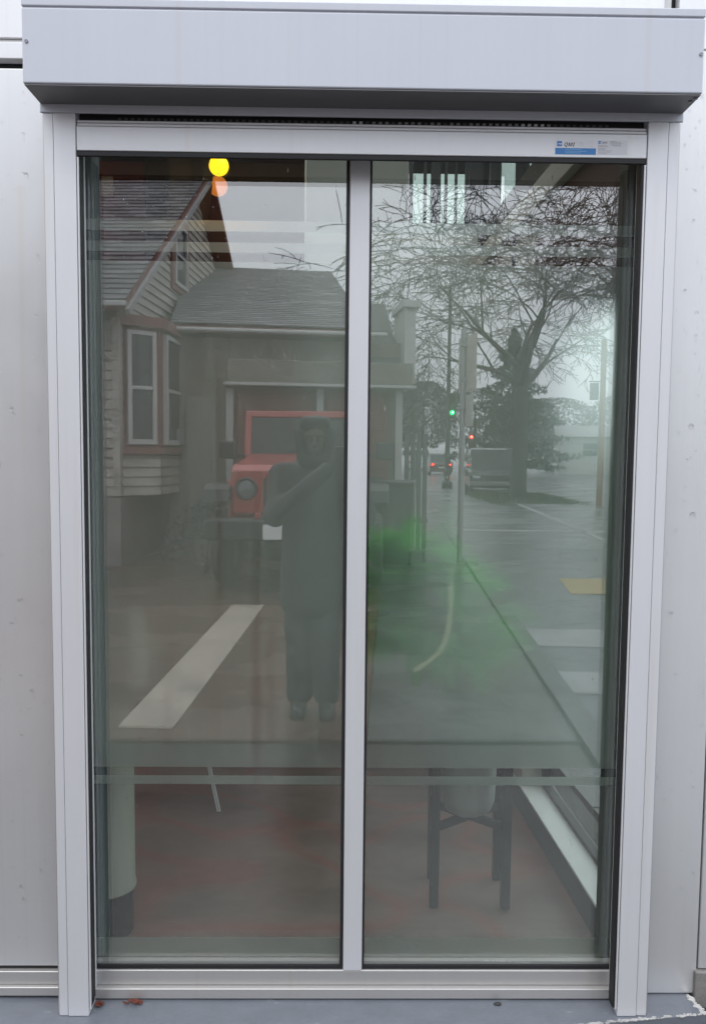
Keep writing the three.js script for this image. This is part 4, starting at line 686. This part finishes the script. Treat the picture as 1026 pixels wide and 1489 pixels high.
{
  const r = rng(61), P = [], verge = thing('grass', 'short wet green grass round the foot of the bare tree', 'grass'); verge.userData.kind = 'stuff';
  for (let i = 0; i < 2600; i++) { const x = 4.9 + 3.4 * r(), z = 24.5 + 7 * r(), y = -0.12, h = 0.05 + 0.1 * r(), a = r() * 6.28; P.push(x, y, z, x + 0.04 * Math.cos(a), y, z + 0.04 * Math.sin(a), x + 0.05 * (r() - 0.5), y + h, z); }
  const b = new THREE.BufferGeometry(); b.setAttribute('position', new THREE.Float32BufferAttribute(P, 3)); b.computeVertexNormals(); stuff(mesh('blades', b, std(col(0.05, 0.085, 0.035), 0.8, 0, { side: THREE.DoubleSide }), verge));
  const ww = thing('overhead_wire', 'thin black overhead wire above the street by the garage', 'wire');
  const cv = new THREE.CatmullRomCurve3([V(1.2, 5.2, 24), V(3.4, 4.95, 26), V(6, 5.1, 34), V(9, 6.5, 60)]); mesh('cable', new THREE.TubeGeometry(cv, 40, 0.012, 6).toNonIndexed(), M.black, ww);
  // side of the street outside the corner glazing: hedge
  const H = []; for (let i = 0; i < 14000; i++) { const x = 1.3 + 5.5 * r(), y = -0.1 + 1.7 * r(), z = -8.2 + 1.0 * r(), s = 0.13 + 0.12 * r(); for (let k = 0; k < 2; k++) H.push(x, y, z, x + s * (r() - 0.5) * 2, y + s * (r() - 0.5) * 2, z + s * (r() - 0.5) * 2, x + s * (r() - 0.5) * 2, y + s * (r() - 0.5) * 2, z + s * (r() - 0.5) * 2); }
  const hb = new THREE.BufferGeometry(); hb.setAttribute('position', new THREE.Float32BufferAttribute(H, 3)); hb.computeVertexNormals();
  const hd = thing('hedge', 'loose pale green hedge outside the corner glazing', 'hedge'); hd.userData.kind = 'stuff'; mesh('foliage', hb, std(col(0.27, 0.33, 0.26), 0.8, 0, { side: THREE.DoubleSide }), hd);
}

// ---------------------------------------------------------------- the photographer
function sdf(bones, lo, hi, cell, k, colorOf) {            // smooth union of tapered capsules, meshed on a grid
  const span = Math.max(hi.x - lo.x, hi.y - lo.y, hi.z - lo.z), n = Math.ceil(span / cell) + 4, mc = new MarchingCubes(n, new THREE.MeshBasicMaterial(), false, false, 260000);
  const half = n / 2, cx = (lo.x + hi.x) / 2, cy = (lo.y + hi.y) / 2, cz = (lo.z + hi.z) / 2, f = mc.field; f.fill(-1);
  const B = bones.map(([a, b, r0, r1, sx = 1, sz = 1]) => { const d = b.clone().sub(a); return { a, d, l2: Math.max(1e-9, d.lengthSq()), r0, r1, sx, sz }; });
  const d1 = (b, x, y, z) => { const px = x - b.a.x, py = y - b.a.y, pz = z - b.a.z; let t = (px * b.d.x + py * b.d.y + pz * b.d.z) / b.l2; t = t < 0 ? 0 : t > 1 ? 1 : t; const ex = (px - t * b.d.x) / b.sx, ey = py - t * b.d.y, ez = (pz - t * b.d.z) / b.sz; return Math.sqrt(ex * ex + ey * ey + ez * ez) - (b.r0 + (b.r1 - b.r0) * t); };
  for (let k3 = 1; k3 < n - 1; k3++) { const z = cz + (k3 - half) * cell; if (z < lo.z || z > hi.z) continue;
    for (let j = 1; j < n - 1; j++) { const y = cy + (j - half) * cell; if (y < lo.y || y > hi.y) continue;
      for (let i = 1; i < n - 1; i++) { const x = cx + (i - half) * cell; if (x < lo.x || x > hi.x) continue;
        let s = 0; for (const b of B) { const d = d1(b, x, y, z); if (d < 0.12) s += Math.exp(-d / k); } f[k3 * n * n + j * n + i] = s > 0 ? Math.max(-0.2, Math.min(0.2, k * Math.log(s))) : -0.2; } } }
  mc.isolation = 0; mc.update();
  const c = mc.count, p = new Float32Array(c * 3), nn = new Float32Array(c * 3), sc = half * cell;
  for (let i = 0; i < c; i++) { p[i * 3] = cx + mc.positionArray[i * 3] * sc; p[i * 3 + 1] = cy + mc.positionArray[i * 3 + 1] * sc; p[i * 3 + 2] = cz + mc.positionArray[i * 3 + 2] * sc; }
  let g = new THREE.BufferGeometry(); g.setAttribute('position', new THREE.BufferAttribute(p, 3)); g = mergeVertices(g, cell * 0.01); g.computeVertexNormals();
  return g;
}
{
  const px = -0.215, pz = 2.56, gy = -0.032;
  const P = (x, y, z) => V(px + x, y, pz + z);     // body faces -z
  const person = thing('person', 'person in dark hooded jacket and jeans holding up a phone', 'person');
  const skin = std(col(0.075, 0.05, 0.04), 0.55), jacketM = std(col(0.028, 0.032, 0.038), 0.7), jeans = std(col(0.055, 0.06, 0.07), 0.85), shoeM = std(col(0.03, 0.03, 0.03), 0.5), hairM = std(col(0.03, 0.025, 0.02), 0.7);
  const wr = P(0.115, 1.465, -0.235), wl = P(0.267, 1.465, -0.235);         // wrists either side of the phone
  const sh = [P(-0.185, 1.39, 0.02), P(0.185, 1.39, 0.02)], el = [P(-0.215, 1.17, -0.12), P(0.30, 1.17, -0.10)], wrist = [wr, wl];
  const hip = [P(-0.08, 0.90, 0.02), P(0.08, 0.90, 0.02)], kn = [P(-0.082, 0.49, 0.0), P(0.084, 0.49, -0.02)], an = [P(-0.082, 0.07, 0.04), P(0.088, 0.07, 0.02)];
  const neck = P(0, 1.45, 0.01), head = P(0.01, 1.60, -0.02);
  // bare body, continuous: torso, limbs, head
  const body = sdf([[P(0, 1.0, 0.02), P(0, 1.30, 0.02), 0.12, 0.13, 1.2, 0.85], [neck, P(0.005, 1.53, -0.005), 0.055, 0.05], [hip[0], kn[0], 0.075, 0.052], [hip[1], kn[1], 0.075, 0.052], [kn[0], an[0], 0.05, 0.036], [kn[1], an[1], 0.05, 0.036], [sh[0], el[0], 0.045, 0.038], [sh[1], el[1], 0.045, 0.038], [el[0], wr, 0.038, 0.026], [el[1], wl, 0.038, 0.026], [P(0, 0.95, 0.02), P(0, 1.0, 0.02), 0.12, 0.12, 1.2, 0.85], [sh[0], sh[1], 0.05, 0.05]], V(px - 0.5, -0.04, pz - 0.5), V(px + 0.5, 1.60, pz + 0.3), 0.014, 0.014);
  const hd = sdf([[head.clone().add(V(0, 0.03, 0.015)), head.clone().add(V(0, 0.02, 0.02)), 0.088, 0.088, 0.88, 1.08], [head.clone().add(V(0, -0.05, -0.03)), head.clone().add(V(0, -0.07, -0.035)), 0.055, 0.045, 0.95, 1], [head.clone().add(V(0, 0.012, -0.083)), head.clone().add(V(0, -0.028, -0.108)), 0.010, 0.013], [head.clone().add(V(-0.018, -0.058, -0.082)), head.clone().add(V(0.018, -0.058, -0.082)), 0.009, 0.009], [head.clone().add(V(-0.086, 0.0, 0.012)), head.clone().add(V(-0.086, -0.03, 0.01)), 0.014, 0.010, 0.6, 1], [head.clone().add(V(0.086, 0.0, 0.012)), head.clone().add(V(0.086, -0.03, 0.01)), 0.014, 0.010, 0.6, 1], [head.clone().add(V(-0.045, 0.03, -0.075)), head.clone().add(V(0.045, 0.03, -0.075)), 0.012, 0.012], [neck, head.clone().add(V(0, -0.05, 0)), 0.055, 0.052]], head.clone().add(V(-0.14, -0.20, -0.16)), head.clone().add(V(0.14, 0.16, 0.16)), 0.004, 0.006);
  const geos = [body, hd];
  // hands: palm, four curled fingers, thumb
  const hand = (w, s) => {
    const bones = [], c = w.clone().add(V(s * -0.012, 0.045, -0.055));
    bones.push([w, c, 0.024, 0.026, 0.8, 1.1], [c.clone().add(V(0, -0.02, 0.0)), c.clone().add(V(0, 0.03, 0.0)), 0.022, 0.022, 0.7, 1]);
    const len = [0.036, 0.042, 0.040, 0.032];
    for (let i = 0; i < 4; i++) { const a = c.clone().add(V(0, 0.042 - i * 0.021, -0.014)), b = a.clone().add(V(-s * 0.008, 0.004, -len[i])), e = b.clone().add(V(-s * 0.030, 0.002, -len[i] * 0.35)), d = e.clone().add(V(-s * 0.020, -0.002, 0.006)); bones.push([a, b, 0.0095, 0.009], [b, e, 0.009, 0.008], [e, d, 0.008, 0.0072]); }
    const ta = c.clone().add(V(-s * 0.006, -0.016, 0.012)), tb = ta.clone().add(V(-s * 0.026, 0.022, 0.004)), tc = tb.clone().add(V(-s * 0.014, 0.024, -0.008)); bones.push([ta, tb, 0.0115, 0.010], [tb, tc, 0.010, 0.008]);
    geos.push(sdf(bones, w.clone().add(V(-0.12, -0.06, -0.16)), w.clone().add(V(0.12, 0.14, 0.06)), 0.0034, 0.0032));
  };
  hand(wr, -1); hand(wl, 1);
  mesh('body', merge(geos.map((g) => { g.setAttribute('uv', new THREE.Float32BufferAttribute(g.attributes.position.count * 2, 2)); return g; })), skin, person);
  for (const s of [-1, 1]) { const e = new THREE.SphereGeometry(0.012, 14, 10); const p = head.clone().add(V(s * 0.032, 0.008, -0.074)); e.translate(p.x, p.y, p.z); const ey = mesh('eye', e, std(col(0.22, 0.21, 0.20), 0.3), person); const i = new THREE.SphereGeometry(0.006, 10, 8); i.translate(p.x, p.y, p.z - 0.0078); mesh('iris', i, std(col(0.03, 0.02, 0.015), 0.2), ey); }
  const J = 0.026;
  mesh('jacket', sdf([[P(0, 0.66, 0.02), P(0, 1.30, 0.02), 0.165, 0.150, 1.20, 0.9], [sh[0], sh[1], 0.075, 0.075, 1, 1], [sh[0], el[0], 0.072, 0.062], [sh[1], el[1], 0.072, 0.062], [el[0], wr.clone().lerp(el[0], 0.10), 0.060, 0.043], [el[1], wl.clone().lerp(el[1], 0.10), 0.060, 0.043], [P(-0.06, 1.44, 0.06), P(0.06, 1.44, 0.06), 0.06, 0.06], [P(-0.05, 1.42, 0.11), P(0.05, 1.42, 0.11), 0.06, 0.06], [P(0, 1.42, 0.0), P(0, 1.45, 0.015), 0.085, 0.078]], V(px - 0.5, 0.56, pz - 0.5), V(px + 0.5, 1.60, pz + 0.3), 0.013, 0.014), jacketM, person);
  mesh('trousers', sdf([[P(0, 0.90, 0.02), P(0, 0.98, 0.02), 0.125, 0.12, 1.2, 0.88], [hip[0], kn[0], 0.100, 0.080], [hip[1], kn[1], 0.100, 0.080], [kn[0], an[0], 0.079, 0.076], [kn[1], an[1], 0.079, 0.076]], V(px - 0.4, 0.03, pz - 0.3), V(px + 0.4, 1.1, pz + 0.3), 0.013, 0.012), jeans, person);
  for (const a of an) mesh('shoe', sdf([[V(a.x, gy + 0.045, a.z + 0.03), V(a.x, gy + 0.035, a.z - 0.15), 0.046, 0.038, 1, 1], [V(a.x, gy + 0.09, a.z + 0.01), V(a.x, gy + 0.04, a.z - 0.04), 0.046, 0.045], [V(a.x, gy + 0.012, a.z + 0.05), V(a.x, gy + 0.012, a.z - 0.16), 0.036, 0.034, 1.1, 1.1]], V(a.x - 0.09, gy + 0.001, a.z - 0.24), V(a.x + 0.09, gy + 0.2, a.z + 0.13), 0.006, 0.008), shoeM, person);
  mesh('hood', sdf([[head.clone().add(V(0, 0.045, 0.045)), head.clone().add(V(0, -0.06, 0.055)), 0.105, 0.095, 1.0, 1.0], [head.clone().add(V(-0.055, 0.105, -0.045)), head.clone().add(V(0.055, 0.105, -0.045)), 0.035, 0.035], [head.clone().add(V(-0.095, 0.05, -0.045)), head.clone().add(V(-0.075, -0.10, -0.05)), 0.026, 0.03], [head.clone().add(V(0.095, 0.05, -0.045)), head.clone().add(V(0.075, -0.10, -0.05)), 0.026, 0.03], [head.clone().add(V(-0.05, -0.125, -0.05)), head.clone().add(V(0.05, -0.125, -0.05)), 0.04, 0.04]], head.clone().add(V(-0.18, -0.2, -0.13)), head.clone().add(V(0.18, 0.2, 0.2)), 0.007, 0.010), jacketM, person);
  mesh('hair', sdf([[head.clone().add(V(0, 0.055, 0.028)), head.clone().add(V(0, 0.045, 0.04)), 0.088, 0.092, 0.93, 1.05], [head.clone().add(V(-0.05, 0.09, -0.04)), head.clone().add(V(0.05, 0.09, -0.04)), 0.034, 0.034], [head.clone().add(V(0, -0.02, 0.06)), head.clone().add(V(0, -0.05, 0.055)), 0.06, 0.055]], head.clone().add(V(-0.14, -0.14, -0.12)), head.clone().add(V(0.14, 0.2, 0.18)), 0.006, 0.008), hairM, person);
  const ph = thing('phone', 'black phone held upright in both hands before the window', 'phone', [-0.0444, 1.5313, 2.186]);
  mesh('case', (() => { const g = new RoundedBoxGeometry(0.075, 0.155, 0.009, 4, 0.004); g.translate(0, -0.045, 0.0055); return g; })(), M.black, ph);
  mesh('screen', (() => { const g = new RoundedBoxGeometry(0.070, 0.148, 0.001, 2, 0.0004); g.translate(0, -0.045, 0.0107); return g; })(), std(col(0.02, 0.02, 0.025), 0.1), ph);
  for (const dx of [0.018, -0.018]) { const l = new THREE.CylinderGeometry(0.006, 0.006, 0.002, 18); l.rotateX(Math.PI / 2); l.translate(dx, 0.018, 0.0005); mesh('lens', l, M.glassDark, ph); }
}
scene.updateMatrixWorld(true);
renderer.render(scene, camera);
